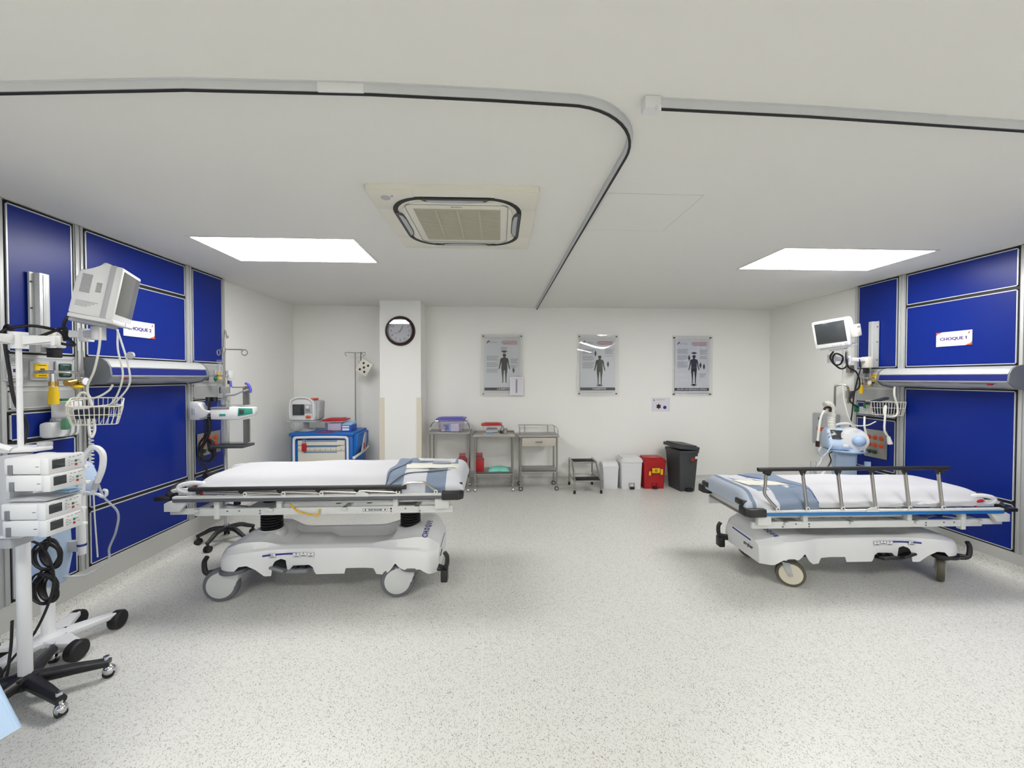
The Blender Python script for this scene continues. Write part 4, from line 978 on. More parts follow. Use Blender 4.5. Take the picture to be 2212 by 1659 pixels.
def mattress(loc, rotz, zd, X0, X1, label, ns, seed):
    t = thing('stretcher_mattress', label, 'mattress', (loc[0], loc[1], zd), rotz)
    rnd = random.Random(seed); hw = .305; h = .105; ph = [rnd.uniform(0, 6) for _ in range(6)]
    NU, NV = 150, 44
    def f(u, v):
        x = X0+(X1-X0)*u; q = 2*v-1; sgn = -1 if q < 0 else 1; q = abs(q)
        # plan outline rounded at the head
        wx = hw*(1-.14*(1-min(1, (x-X0)/.2))**2)
        if q < .62: y = q/.62*wx*.93; z = mtop(x, y, X0, X1, hw, h)
        else:
            k = (q-.62)/.38; a = k*PI/2; zt = mtop(x, wx*.93, X0, X1, hw, h)
            y = wx*(.93+.10*math.sin(min(1, k*2)*PI/2)); z = zt*(1-k)**.9+(-.012)*k
            wv = math.sin(x*23+ph[0])*.5+math.sin(x*41+ph[1]+k*4)*.3+math.sin((x*15-k*3.0)+ph[2])*.5
            y += .007*wv*math.sin(PI*min(1, k*1.2))*(1 if sgn == ns else .4); z += .004*math.sin(x*17+ph[3])*k
            diag = math.exp(-((x-X0-.25-.5*k)/.05)**2)+math.exp(-((x-X0-.45-.5*k)/.04)**2)*.7; y += .012*diag*math.sin(PI*k)
        return (x, sgn*y, max(z, -.012))
    b = MB(); V = b.grid(f, NU, NV)
    b.bm.faces.new([V[0][j] for j in range(NV+1)]); b.bm.faces.new([V[NU][j] for j in range(NV, -1, -1)])
    b.bm.faces.new([V[i][0] for i in range(NU+1)]+[V[i][NV] for i in range(NU, -1, -1)]) if False else None
    b.build('fitted_sheet', 'sheet', t, ang=70)
    MB().box(X0+.05, X1-.03, -.27, .27, .0, .03, bev=.01).build('pad_underside', 'blackp', t)
    return t, f
def stripe_mat(name, stops, diag=0.):
    m = bpy.data.materials.new(name); m.use_nodes = True; nt = m.node_tree; b = nt.nodes['Principled BSDF']
    tc = nt.nodes.new('ShaderNodeTexCoord'); sx = nt.nodes.new('ShaderNodeSeparateXYZ'); nt.links.new(tc.outputs['Object'], sx.inputs[0])
    ma = nt.nodes.new('ShaderNodeMath'); ma.operation = 'MULTIPLY_ADD'; ma.inputs[1].default_value = diag; nt.links.new(sx.outputs[1], ma.inputs[0]); nt.links.new(sx.outputs[0], ma.inputs[2])
    r = nt.nodes.new('ShaderNodeValToRGB'); r.color_ramp.interpolation = 'CONSTANT'
    cols = {'w': lin((196, 198, 204))+(1,), 'b': lin((118, 132, 152))+(1,), 'd': lin((84, 96, 128))+(1,), 'l': lin((172, 182, 196))+(1,)}
    e = r.color_ramp.elements
    e[0].position = stops[0][0]; e[0].color = cols[stops[0][1]]; e[1].position = stops[1][0]; e[1].color = cols[stops[1][1]]
    for p, c in stops[2:]: k = e.new(p); k.color = cols[c]
    nt.links.new(ma.outputs[0], r.inputs[0]); nt.links.new(r.outputs[0], b.inputs['Base Color'])
    nz = nt.nodes.new('ShaderNodeTexNoise'); nz.inputs['Scale'].default_value = 260; bp = nt.nodes.new('ShaderNodeBump'); bp.inputs['Strength'].default_value = .3; bp.inputs['Distance'].default_value = .002
    nt.links.new(tc.outputs['Object'], nz.inputs['Vector']); nt.links.new(nz.outputs[0], bp.inputs['Height']); nt.links.new(bp.outputs[0], b.inputs['Normal']); b.inputs['Roughness'].default_value = .9
    M[name] = m
def blanket(loc, rotz, zd, f, X0, X1, xa, xb, ns, label, m, hang):
    """folded striped sheet laid over the foot end, following the mattress below it"""
    t = thing('folded_sheet', label, 'folded sheet', (loc[0], loc[1], zd), rotz)
    def surf(x, v, off=.008):
        p = Vector(f(min(1, max(0, (x-X0)/(X1-X0))), v)); q = 2*v-1; k = max(0, (abs(q)-.62)/.38)
        n = Vector((0, math.copysign(1, q), 0))*k+Vector((0, 0, 1))*(1-k*.9)
        p += n.normalized()*off
        if k > 0: p.z -= hang*k*k*(1 if math.copysign(1, q) == ns else .3)
        p.x = x; return p
    def g(u, v):
        x = xa+(xb-xa)*u; vv = .015+.97*v; lim = X1-.06
        p = surf(min(x, lim), vv)
        if x > lim:
            k = (x-lim)/(xb-lim); a_ = k*PI/2; lo = -.02
            p.z = lo+(p.z-lo)*max(0, math.cos(a_))**.6; p.x = lim+(xb-lim)*math.sin(a_)
        p.x += .006*math.sin(v*16)*(1-u) ; p.y += .004*math.sin(u*21+v*5)*max(0, abs(2*v-1)-.6)*2.5; p.z += .0025*math.sin(u*14+v*11)
        return p
    b = MB(); b.grid(g, 46, 50, thick=.004); b.build('sheet', m, t, ang=70)
    return t, surf
stripe_mat('stripes_left', [(0, 'w'), (.475, 'b'), (.60, 'w'), (.76, 'b'), (.90, 'w')], 0.0)
stripe_mat('stripes_right', [(0, 'b'), (.60, 'b'), (.76, 'w'), (.93, 'b'), (.96, 'l')], 0.0)
SL, SRt = (-1.25, 3.04, 0), (2.865, 3.04, 0)
stretcher(SL, 0, 0, 'left stretcher with folded side rail, grey bumper strip and covered wheels', -1, False, 'greyst', True, .118)
stretcher(SRt, PI-.015, -.165, 'right stretcher with raised side rail and blue bumper strip', 1, True, 'bluest', False, .098)
ml, fl = mattress(SL, 0, .791, -.83, 1.0, 'white-sheeted mattress on the left stretcher', -1, 3)
mr_, fr = mattress(SRt, PI-.015, .626, -.88, .98, 'white-sheeted mattress on the right stretcher', 1, 5)
bl, sl = blanket(SL, 0, .791, fl, -.83, 1.0, .48, 1.03, -1, 'blue and white striped folded sheet on the foot of the left stretcher', 'stripes_left', .02)
def fold(parent, surf, P, r, m, nm, off=.012):
    b = MB(); b.tube([surf(x, v, off) for x, v in P], r, n=4, seg=6); return b.build(nm, m, parent)
def patch(parent, surf, c, m, nm, off=.016, n=14):
    (a, b_, c_, d) = c
    g = MB(); g.grid(lambda u, v: surf((a[0]*(1-u)+b_[0]*u)*(1-v)+(d[0]*(1-u)+c_[0]*u)*v, (a[1]*(1-u)+b_[1]*u)*(1-v)+(d[1]*(1-u)+c_[1]*u)*v, off+.001*math.sin(u*17)), n, n, thick=.004)
    return g.build(nm, m, parent, ang=70)
fold(bl, sl, [(.485, .10), (.49, .2), (.50, .26), (.56, .42), (.59, .6), (.60, .85)], .003, 'greyst', 'piping')
fold(bl, sl, [(.51, .12), (.56, .2), (.62, .235), (.75, .26), (.9, .29), (.985, .33)], .0045, 'navy' if False else 'greyst', 'piping')
patch(bl, sl, ((.60, .30), (.975, .36), (.97, .46), (.58, .42)), 'cream', 'cream_hem')
patch(bl, sl, ((.565, .52), (.96, .55), (.93, .9), (.57, .85)), 'stripes_right', 'folded_layer', .013)
patch(bl, sl, ((.66, .55), (.9, .57), (.85, .68), (.62, .66)), 'sheet', 'white_fold', .019)
br_, sr = blanket(SRt, PI-.015, .626, fr, -.88, .98, .46, 1.01, 1, 'blue and white striped folded sheet on the foot of the right stretcher', 'stripes_right', .035)
fold(br_, sr, [(.465, .90), (.47, .78), (.50, .72), (.62, .58), (.72, .42), (.76, .3)], .003, 'navy', 'piping')
patch(br_, sr, ((.95, .3), (.58, .58), (.52, .72), (.88, .76)), 'stripes_left', 'folded_layer', .012)
patch(br_, sr, ((.92, .50), (.62, .62), (.59, .70), (.88, .66)), 'cream', 'cream_hem', .018)
patch(br_, sr, ((.97, .82), (.80, .86), (.76, .96), (.975, .96)), 'sheet', 'white_fold', .014) if False else None
# ---------------------------------------------------------------- patient monitors on wall arms
def rail_and_arm(side, y, z0, z1, label, pts, zz):
    X, n = (XL, 1) if side == 'L' else (XR, -1)
    t = thing('monitor_rail', label, 'wall rail', (X, y, z0)); h = z1-z0
    def bx(m_, nm, *q, bev=.001):
        b = MB(); x0, x1 = sorted((n*q[0], n*q[1])); b.box(x0, x1, *q[2:], bev=bev); return b.build(nm, m_, t)
    bx('alu', 'flange', .008, .02, -.045, -.02, 0, h); bx('edge', 'channel', .008, .05, -.02, .035, 0, h, bev=.003); bx('alu', 'slot', .05, .053, -.002, .012, .01, h-.01)
    for k in (.08, h*.55, h-.06):
        b = MB(); b.cyl((n*.018, -.037, k), (n*.024, -.037, k), .006); b.build('screw', 'dgrey', t)
    o = Vector((X, y, 0)); A0 = Vector((pts[0][0]-X, pts[0][1]-y, zz-z0))
    P = [Vector((p[0], p[1], zz-z0))-o for p in pts]
    MB().box(-.035, .035, -.04, .04, -.09, .03, bev=.008).build('carriage', 'cream', t, loc=A0)
    MB().box(-.02, .02, -.025, .03, -.15, -.09, bev=.004).build('brake_knob', 'blackp', t, loc=A0)
    for a, c in zip(P, P[1:]):
        d = (c-a); L_ = d.length; b = MB(); b.T = Matrix.Translation(a) @ Matrix.Rotation(math.atan2(d.y, d.x), 4, 'Z'); b.box(0, L_, -.022, .022, -.022, .022, bev=.006); b.build('link', 'white', t)
        b = MB(); b.cyl(c+Vector((0, 0, -.045)), c+Vector((0, 0, .035)), .034, seg=20); b.build('joint', 'white', t)
    return t
def monitor(loc, r, tilt, roll, label, old):
    t = thing('patient_monitor', label, 'monitor', loc, rot=None); t.rotation_euler = (Matrix.Rotation(r, 4, 'Z') @ Matrix.Rotation(tilt, 4, 'X') @ Matrix.Rotation(roll, 4, 'Y')).to_euler()
    w, h = (.165, .175) if old else (.14, .135)
    MB().box(-w, w, -.022, .035, -h, h, bev=.012).build('bezel', 'white', t)
    MB().box(-w+.022, w-.02, -.0245, -.02, -h+.045, h-.022, bev=.002).build('screen', 'lscreen' if old else 'screen', t)
    MB().box(-w-.002, w+.002, .005, .042, -h-.002, h+.002, bev=.012).build('side_band', 'lgrey', t)
    if old:
        b = MB(); b.prism([(.03, -h), (.185, -h+.004), (.185, .06), (.17, .115), (.11, .12), (.095, .15), (.075, h+.012), (.03, h)], -w+.005, w-.005, 'yz', bev=.012); b.build('rear_housing', 'white', t)
        for (y0, y1, z0, z1) in ((.11, .155, -.03, .09), (.06, .085, -.015, .055)):
            b = MB(); n = int((z1-z0)/.008)
            for k in range(n):
                for x in (-w+.003,): b.box(x, x+.003, y0, y1, z0+k*.008, z0+k*.008+.0045)
            b.build('side_vent', 'grey', t)
        t.scale = (.9, .9, .9)
        m = frm((-w+.004, .11, -.10), (0, -1, 0), (0, 0, 1)); b = MB(); b.T = m
        for k in range(4): b.box(-.05, .05-.015*k, .012-.01*k, .015-.01*k, 0, .0015)
        b.build('rating_print', 'grink', t)
        MB().box(-w-.005, w+.005, -.03, .18, -h-.022, -h+.004, bev=.006).build('base_plate', 'white', t)
        MB().box(.03, .15, -.034, -.028, -h-.018, -h+.008, bev=.002).build('asset_sticker', 'wpaper', t)
        MB().box(-.1, .1, .02, .2, -h-.045, -h-.02, bev=.01).build('mount_plate', 'lgrey', t)
    else:
        b = MB(); b.prism([(.035, -.09), (.12, -.08), (.13, .10), (.09, .12), (.035, .12)], -.05, w-.01, 'yz', bev=.01); b.build('rear_housing', 'white', t)
        b = MB(); b.tube([(w-.03, .04, .10), (w-.02, .12, .12), (w-.02, .155, .06), (w-.02, .15, -.05), (w-.02, .05, -.06)], .012); b.build('carry_handle', 'white', t)
        md = MB().box(w-.06, w+.035, .07, .19, -.07, .045, bev=.006).build('parameter_module', 'cream', t)
        b = MB(); b.box(w+.035, w+.037, .09, .17, .015, .03); b.build('module_print', 'grink', md)
        MB().box(-w+.03, w-.01, -.0, .2, -h-.02, -h, bev=.006).build('base_plate', 'white', t)
        b = MB()
        for k in range(5): b.box(.0+k*.016, .010+k*.016, -.026, -.02, -h+.014, -h+.024, bev=.001)
        b.build('key', 'lgrey', t)
        b = MB(); b.cyl((w-.03, -.034, -h+.02), (w-.03, -.02, -h+.02), .013, seg=18); b.build('dial', 'lgrey', t)
        MB().box(-.05, .07, .03, .14, -h-.04, -h-.018, bev=.006).build('mount_plate', 'white', t)
    return t
rail_and_arm('L', 2.52, 1.735, 2.225, 'aluminium mounting rail with folding monitor arm, left wall', [(-2.745, 2.53), (-2.60, 2.58), (-2.42, 2.47)], 1.855)
rail_and_arm('R', 3.985, 1.69, 2.185, 'aluminium mounting rail with folding monitor arm, right wall', [(4.025, 3.985), (3.82, 4.0), (3.42, 3.76)], 1.775)
monitor((-2.275, 2.475, 2.07), math.radians(117), math.radians(10), 0, 'deep white patient monitor with grey screen, left wall arm', True)
monitor((3.285, 3.62, 2.01), math.radians(-60), math.radians(10), math.radians(-5), 'slim white patient monitor with dark screen, right wall arm', False)
def cable(name, pts, r, m, label, cat='cable', seg=7):
    o = Vector(pts[0]); b = MB(); b.tube([Vector(p)-o for p in pts], r, seg=seg); c = b.build(name, m, None); c.location = o
    return tag(c, label, cat)
# cables of the left monitor
cable('power_cable', [(-2.46, 2.38, 1.98), (-2.50, 2.36, 1.90), (-2.52, 2.38, 1.80), (-2.46, 2.30, 1.84), (-2.50, 2.20, 1.86), (-2.58, 2.15, 1.83), (-2.55, 2.13, 1.77), (-2.47, 2.18, 1.79), (-2.44, 2.3, 1.86), (-2.49, 2.36, 1.82), (-2.47, 2.38, 1.77), (-2.45, 2.25, 1.78), (-2.53, 2.15, 1.82), (-2.60, 2.18, 1.86), (-2.64, 2.2, 1.80), (-2.64, 2.22, 1.6), (-2.63, 2.23, 1.45), (-2.65, 2.3, 1.3), (-2.64, 2.25, 1.1), (-2.63, 2.26, .9), (-2.65, 2.2, .7)], .008, 'black', 'black power cable looped on the left monitor arm and hanging down')
cable('sensor_cable', [(-2.30, 2.36, 1.87), (-2.31, 2.36, 1.75), (-2.36, 2.38, 1.62), (-2.42, 2.4, 1.52), (-2.44, 2.44, 1.42)], .006, 'tube', 'leftmost white sensor cable from the left monitor to the wire basket')
cable('sensor_cable', [(-2.26, 2.42, 1.87), (-2.27, 2.43, 1.75), (-2.29, 2.48, 1.6), (-2.35, 2.51, 1.48), (-2.40, 2.51, 1.41), (-2.45, 2.50, 1.40)], .005, 'tube', 'middle white sensor cable from the left monitor to the wire basket')
cable('sensor_cable', [(-2.255, 2.41, 1.87), (-2.245, 2.43, 1.78), (-2.24, 2.46, 1.66), (-2.27, 2.5, 1.54), (-2.36, 2.52, 1.44), (-2.41, 2.53, 1.41)], .005, 'tube', 'right white sensor cable with a round clip, left monitor to basket')
t = thing('cable_clip', 'small round grey clip on the white sensor cable', 'clip', (-2.215, 2.45, 1.715)); MB().cyl((0, -.006, 0), (0, .006, 0), .022, seg=20).build('disc', 'lgrey', t)
# wire baskets
def basket(c, r, w, d, h, label, tilt=0.):
    t = thing('wire_basket', label, 'basket', c, r); t.rotation_euler = (Matrix.Rotation(tilt, 4, Vector((.7, .7, 0))) @ Matrix.Rotation(r, 4, 'Z')).to_euler(); wr = .0024
    b = MB(); rings = ((1.0, h), (.97, h*.55), (.86, 0))
    def P(k, z, n=10): return [(x*w*k, y*d*k, z) for x, y in rsq(1, .25, n)]
    for k, z in rings: b.tube(P(k, z, 4), wr*(1.5 if z == h else 1), seg=6, closed=True, n=1)
    b.build('hoop', 'cream', t)
    b = MB(); N = 36
    top = P(1.0, h, 8); bot = P(.86, 0, 8); mid = P(.97, h*.55, 8); L_ = len(top)
    # even spacing along the outline
    def at(Q, s):
        per = [0]
        for i in range(len(Q)): per.append(per[-1]+(Vector(Q[(i+1) % len(Q)])-Vector(Q[i])).length)
        g = s*per[-1]
        for i in range(len(Q)):
            if g <= per[i+1]: k = (g-per[i])/max(1e-9, per[i+1]-per[i]); return Vector(Q[i]).lerp(Vector(Q[(i+1) % len(Q)]), k)
        return Vector(Q[0])
    for i in range(N): b.tube([at(top, i/N), at(mid, i/N), at(bot, i/N)], wr, seg=5, smooth=False)
    for i in range(9):
        x = -w*.8+1.6*w*i/8; b.tube([(x, -d*.86, 0), (x, d*.86, 0)], wr, seg=5, smooth=False)
    wi = b.build('wire', 'cream', t); wi['kind'] = 'stuff'
    return t
basket((-2.46, 2.49, 1.315), math.radians(38), .115, .085, .12, 'white wire basket of probes hanging under the left monitor', .28)
t = thing('blood_pressure_cuff', 'dark folded cuff lying in the left wire basket', 'cuff', (-2.46, 2.49, 1.33), math.radians(38)); MB().box(-.09, .05, -.045, .045, 0, .06, bev=.015).build('cuff', 'cuffblue', t)
MB().box(-.02, .09, -.04, .045, .055, .07, bev=.008).build('folded_flap', 'dgrey', t)
t = thing('pulse_probe', 'white finger probe on the cuff in the left basket', 'probe', (-2.50, 2.44, 1.385), math.radians(40)); MB().box(-.035, .035, -.014, .014, 0, .022, bev=.008).build('clip', 'white', t)
MB().tube([(.03, 0, .012), (.09, .03, .02), (.14, .02, .025), (.17, .05, .02)], .004).build('lead', 'tube', t)
MB().tube([(-.03, 0, .012), (-.05, -.0, .03), (-.05, .05, .05), (.0, .08, .06), (.06, .09, .07), (.11, .10, .11), (.13, .10, .15)], .006).build('hose', 'tube', t)
cable('spiral_hose', [(-2.80+.012*math.cos(k*1.7), 2.795+.012*math.sin(k*1.7), 1.32-.0068*k) for k in range(62)]+[(-2.80, 2.80, .88), (-2.79, 2.80, .6), (-2.785, 2.81, .32)], .0045, 'tube', 'off-white coiled hose hanging beside the near post, left wall', 'hose', 5)
cable('thin_tube', [(-2.34, 2.36, 1.0), (-2.3, 2.36, .88), (-2.24, 2.38, .78), (-2.27, 2.4, .66), (-2.33, 2.42, .55), (-2.34, 2.42, .47), (-2.40, 2.36, .42), (-2.47, 2.3, .44)], .006, 'ctube', 'clear thin tube curling beside the infusion pumps', 'tube')
# outlets
def outlet(side, y, z, m, label, plate='lgrey'):
    X, n = (XL, 1) if side == 'L' else (XR, -1)
    t = thing('wall_outlet', label, 'outlet', (X, y, z))
    b = MB(); b.box(*sorted((n*.001, n*.014)), -.05, .05, -.062, .058, bev=.006); b.build('surround', plate, t)
    b = MB(); b.box(*sorted((n*.012, n*.024)), -.036, .036, -.046, .042, bev=.008); b.build('cover', m, t)
    b = MB(); b.box(*sorted((n*.024, n*.026)), -.011, .011, -.008, .012); b.build('port', 'dgrey' if m != 'white' else 'purp', t)
    b = MB(); b.box(*sorted((n*.024, n*.0255)), -.02, .02, -.034, -.03); b.box(*sorted((n*.024, n*.0255)), -.02, .02, .03, .034); b.build('print', 'ink' if m == 'yellow' else 'grink', t)
outlet('L', 2.395, 1.62, 'white', 'white gas outlet on the grey service panel nearest the camera')
outlet('L', 2.53, 1.625, 'yellow', 'yellow gas outlet behind the regulator, left wall')
outlet('L', 2.665, 1.63, 'dgreen', 'dark green gas outlet next to the near post, left wall')
outlet('L', 4.08, 1.60, 'yellow', 'yellow gas outlet beyond the bedhead lamp, left wall')
outlet('L', 3.90, 1.60, 'dgreen', 'dark green gas outlet beyond the bedhead lamp, left wall')
outlet('R', 4.13, 1.57, 'white', 'white gas outlet beside the corner strip, right wall')
outlet('R', 3.98, 1.575, 'yellow', 'yellow gas outlet behind the regulator, right wall')
outlet('R', 3.85, 1.57, 'dgreen', 'dark green gas outlet at the end of the bedhead lamp, right wall')
def regulator(side, y, z, label, s=1.):
    X, n = (XL, 1) if side == 'L' else (XR, -1)
    t = thing('gas_regulator', label, 'gas regulator', (X+n*.02, y, z)); t.scale = (n*s, n*s, s)
    b = MB(); b.cyl((0, 0, 0), (.12, 0, 0), .012).cyl((.08, 0, 0), (.08, .17, .0), .008).cyl((.04, .12, 0), (.14, .12, 0), .01); b.cyl((.1, 0, -.01), (.1, 0, -.09), .016); b.build('manifold', 'chrome', t)
    b = MB(); b.cyl((.1, 0, -.06), (.1, 0, -.085), .022, seg=20); b.cyl((.1, .07, -.07), (.1, .12, -.06), .02); b.build('fitting', 'brass', t)
    b = MB(); b.cyl((.1, 0, -.09), (.1, 0, -.12), .02).cyl((.1, 0, -.12), (.1, 0, -.2), .024, seg=20); b.build('yellow_cap', 'yellow', t)
    b = MB(); b.sph((.11, .13, -.095), (.03, .03, .014)); b.build('yellow_knob', 'yellow', t)
    b = MB(); b.cyl((.12, .14, .02), (.12, .14, .14), .013).cyl((.12, .14, .0), (.12, .14, .02), .016); b.build('flow_tube', 'clear', t)
    g = MB().cyl((.1, .15, -.06), (.14, .15, -.06), .028, seg=24).build('gauge', 'chrome', t); MB().cyl((.14, .15, -.06), (.142, .15, -.06), .023, seg=24).build('dial_face', 'wpaper', g)
    MB().sph((.08, .17, 0), (.012, .012, .012)).build('tip', 'chrome', t)
    return t
regulator('L', 2.50, 1.615, 'chrome gas manifold with yellow bottle cap and gauge, left wall by the near post')
regulator('R', 4.04, 1.575, 'chrome gas manifold with yellow bottle cap, right wall beyond the lamp', .85)
t = thing('flowmeter', 'chrome flowmeter with yellow and green knobs beyond the left bedhead lamp', 'flowmeter', (XL+.024, 3.96, 1.60))
MB().cyl((.0, -.06, 0), (.12, -.06, 0), .01).cyl((.11, -.07, 0), (.11, .12, .0), .009).cyl((.11, .06, 0), (.11, .06, .05), .012).cyl((.11, .1, -.02), (.11, .1, .04), .018).cyl((.11, .05, 0), (.11, .05, -.05), .012).build('manifold', 'chrome', t)
MB().sph((.1, -.03, -.03), (.02, .025, .02)).build('yellow_knob', 'yellow', t); MB().sph((.1, -.08, -.03), (.015, .02, .025)).build('green_knob', 'green', t)
MB().cyl((.11, -.05, .0), (.115, -.04, .13), .013).build('flow_tube', 'clear', t); MB().tube([(.11, .03, -.02), (.112, .03, -.08), (.11, .025, -.15)], .009).build('nozzle', 'tube', t); MB().box(.095, .13, .08, .14, -.03, .05, bev=.004).build('bracket', 'white', t)
# suction unit left
t = thing('suction_regulator', 'white suction unit with green display and collecting bottle, left wall', 'suction unit', (XL, 2.60, 1.23))
MB().box(.01, .09, -.09, .09, -.03, .07, bev=.02).build('cradle', 'white', t); MB().lathe([(.045, -.02), (.055, 0), (.06, .08), (.05, .1)], (.1, -.03, 0), 'z', 24).build('bottle', 'clear', t)
bd = MB().box(.02, .12, -.03, .07, .07, .20, bev=.012).build('meter', 'white', t); MB().cyl((.115, .03, .12), (.124, .03, .12), .04, seg=28).build('dial_ring', 'teal', bd); MB().box(.122, .128, .01, .055, .115, .145, bev=.002).build('display', 'screen', bd)
MB().box(.1, .135, -.05, -.02, .02, .09, bev=.006).build('green_valve', 'green', t); MB().box(.03, .08, -.02, .03, .20, .215, bev=.003).build('green_switch', 'green', t)
MB().tube([(.08, .06, .2), (.1, .08, .25), (.12, .11, .22), (.13, .12, .1), (.13, .13, 0), (.13, .11, -.05), (.13, .095, -.02), (.12, .10, .1)], .008).build('hose', 'tube', t)
t = thing('suction_regulator', 'white and green suction fitting beside the right wire basket', 'suction unit', (XR, 4.02, 1.22))
MB().box(-.1, -.01, -.05, .06, -.04, .04, bev=.01).build('cradle', 'white', t); MB().box(-.13, -.1, .04, .08, -.02, .06, bev=.006).build('green_valve', 'green', t); MB().box(-.12, -.08, -.06, -.02, .03, .09, bev=.006).build('green_switch', 'green', t)
# steel socket plates
def plate(side, y, z, w, h, label):
    X, n = (XL, 1) if side == 'L' else (XR, -1)
    t = thing('socket_plate', label, 'socket plate', (X, y, z)); m = frm((n*.004, 0, 0), (0, n, 0), (0, 0, 1))
    b = MB(); b.T = m; b.box(-w/2, w/2, -h/2, h/2, 0, .006, bev=.001); b.build('plate', 'steelp', t)
    for i in range(3):
        for j in range(2):
            b = MB(); b.T = m; x = -w*.28+i*w*.27; zz = h*.22-j*h*.27; b.cyl((x, zz, .005), (x, zz, .012), .024, seg=20); b.box(x-.012, x+.012, zz-.012, zz+.012, .012, .02, bev=.002); b.build('red_socket', 'orange', t)
    for i in range(2):
        b = MB(); b.T = m; x = -w*.25+i*w*.25; b.cyl((x, -h*.3, .005), (x, -h*.3, .02), .02, seg=20); b.build('green_terminal', 'dgreen', t)
    return t
plate('L', 3.945, .93, .31, .22, 'steel plate of orange sockets and green terminals, left wall')
plate('R', 3.965, .865, .25, .3, 'steel plate of orange sockets and green terminals, right wall')
for (X, y, z, n, l) in ((-2.9, 4.31, 1.53, 1, 'upper white socket on the plain left wall'), (-2.9, 4.31, 1.32, 1, 'lower white socket on the plain left wall')):
    t = thing('wall_socket', l, 'socket', (X, y, z)); MB().box(0, .012, -.04, .04, -.055, .055, bev=.004).build('plate', 'cream', t)
    b = MB(); b.box(.012, .015, -.012, .012, -.02, .02, bev=.004); b.build('socket_hole', 'blackp', t)
# pieces on the plain right wall
for (z, l) in ((1.68, 'upper steel clamp with dark knob on the plain right wall'), (1.38, 'lower steel clamp on a white plate, plain right wall')):
    t = thing('wall_clamp', l, 'clamp', (4.2, 4.33, z)); MB().box(-.06, 0, -.03, .03, -.045, .045, bev=.006).build('block', 'steel', t); MB().cyl((-.02, -.07, 0), (-.02, -.03, 0), .016, seg=14).cyl((-.05, -.1, 0), (-.05, -.07, 0), .01).build('knob', 'dgrey', t)
t = thing('drip_hook_pole', 'chrome cane-shaped pole in front of the plain right wall', 'pole', (4.05, 4.40, 0))
MB().tube([(0, 0, .02), (0, 0, .8), (0, 0, 1.42), (.01, -.01, 1.48), (.04, -.04, 1.50), (.07, -.08, 1.48), (.08, -.09, 1.42), (.08, -.09, 1.28)], .011).build('tube', 'steel', t); MB().lathe([(.12, 0), (.12, .012), (.03, .03)]).build('foot', 'blackp', t)
bx_, by_, bz_ = ax(1779, 925, 4.2)
t = thing('wall_control_box', 'light grey control box with orange label on the plain right wall', 'control box', (4.2, by_-.12, bz_))
MB().box(-.14, 0, -.12, .14, -.19, .20, bev=.015).build('case', 'lgrey', t); MB().box(-.143, -.138, -.08, .06, -.02, .03).build('orange_label', 'orange', t); MB().box(-.145, -.138, -.02, .04, .12, .15, bev=.003).build('display', 'dgrey', t); MB().box(-.12, -.03, -.1225, -.119, -.02, .03).build('side_label', 'orange', t)
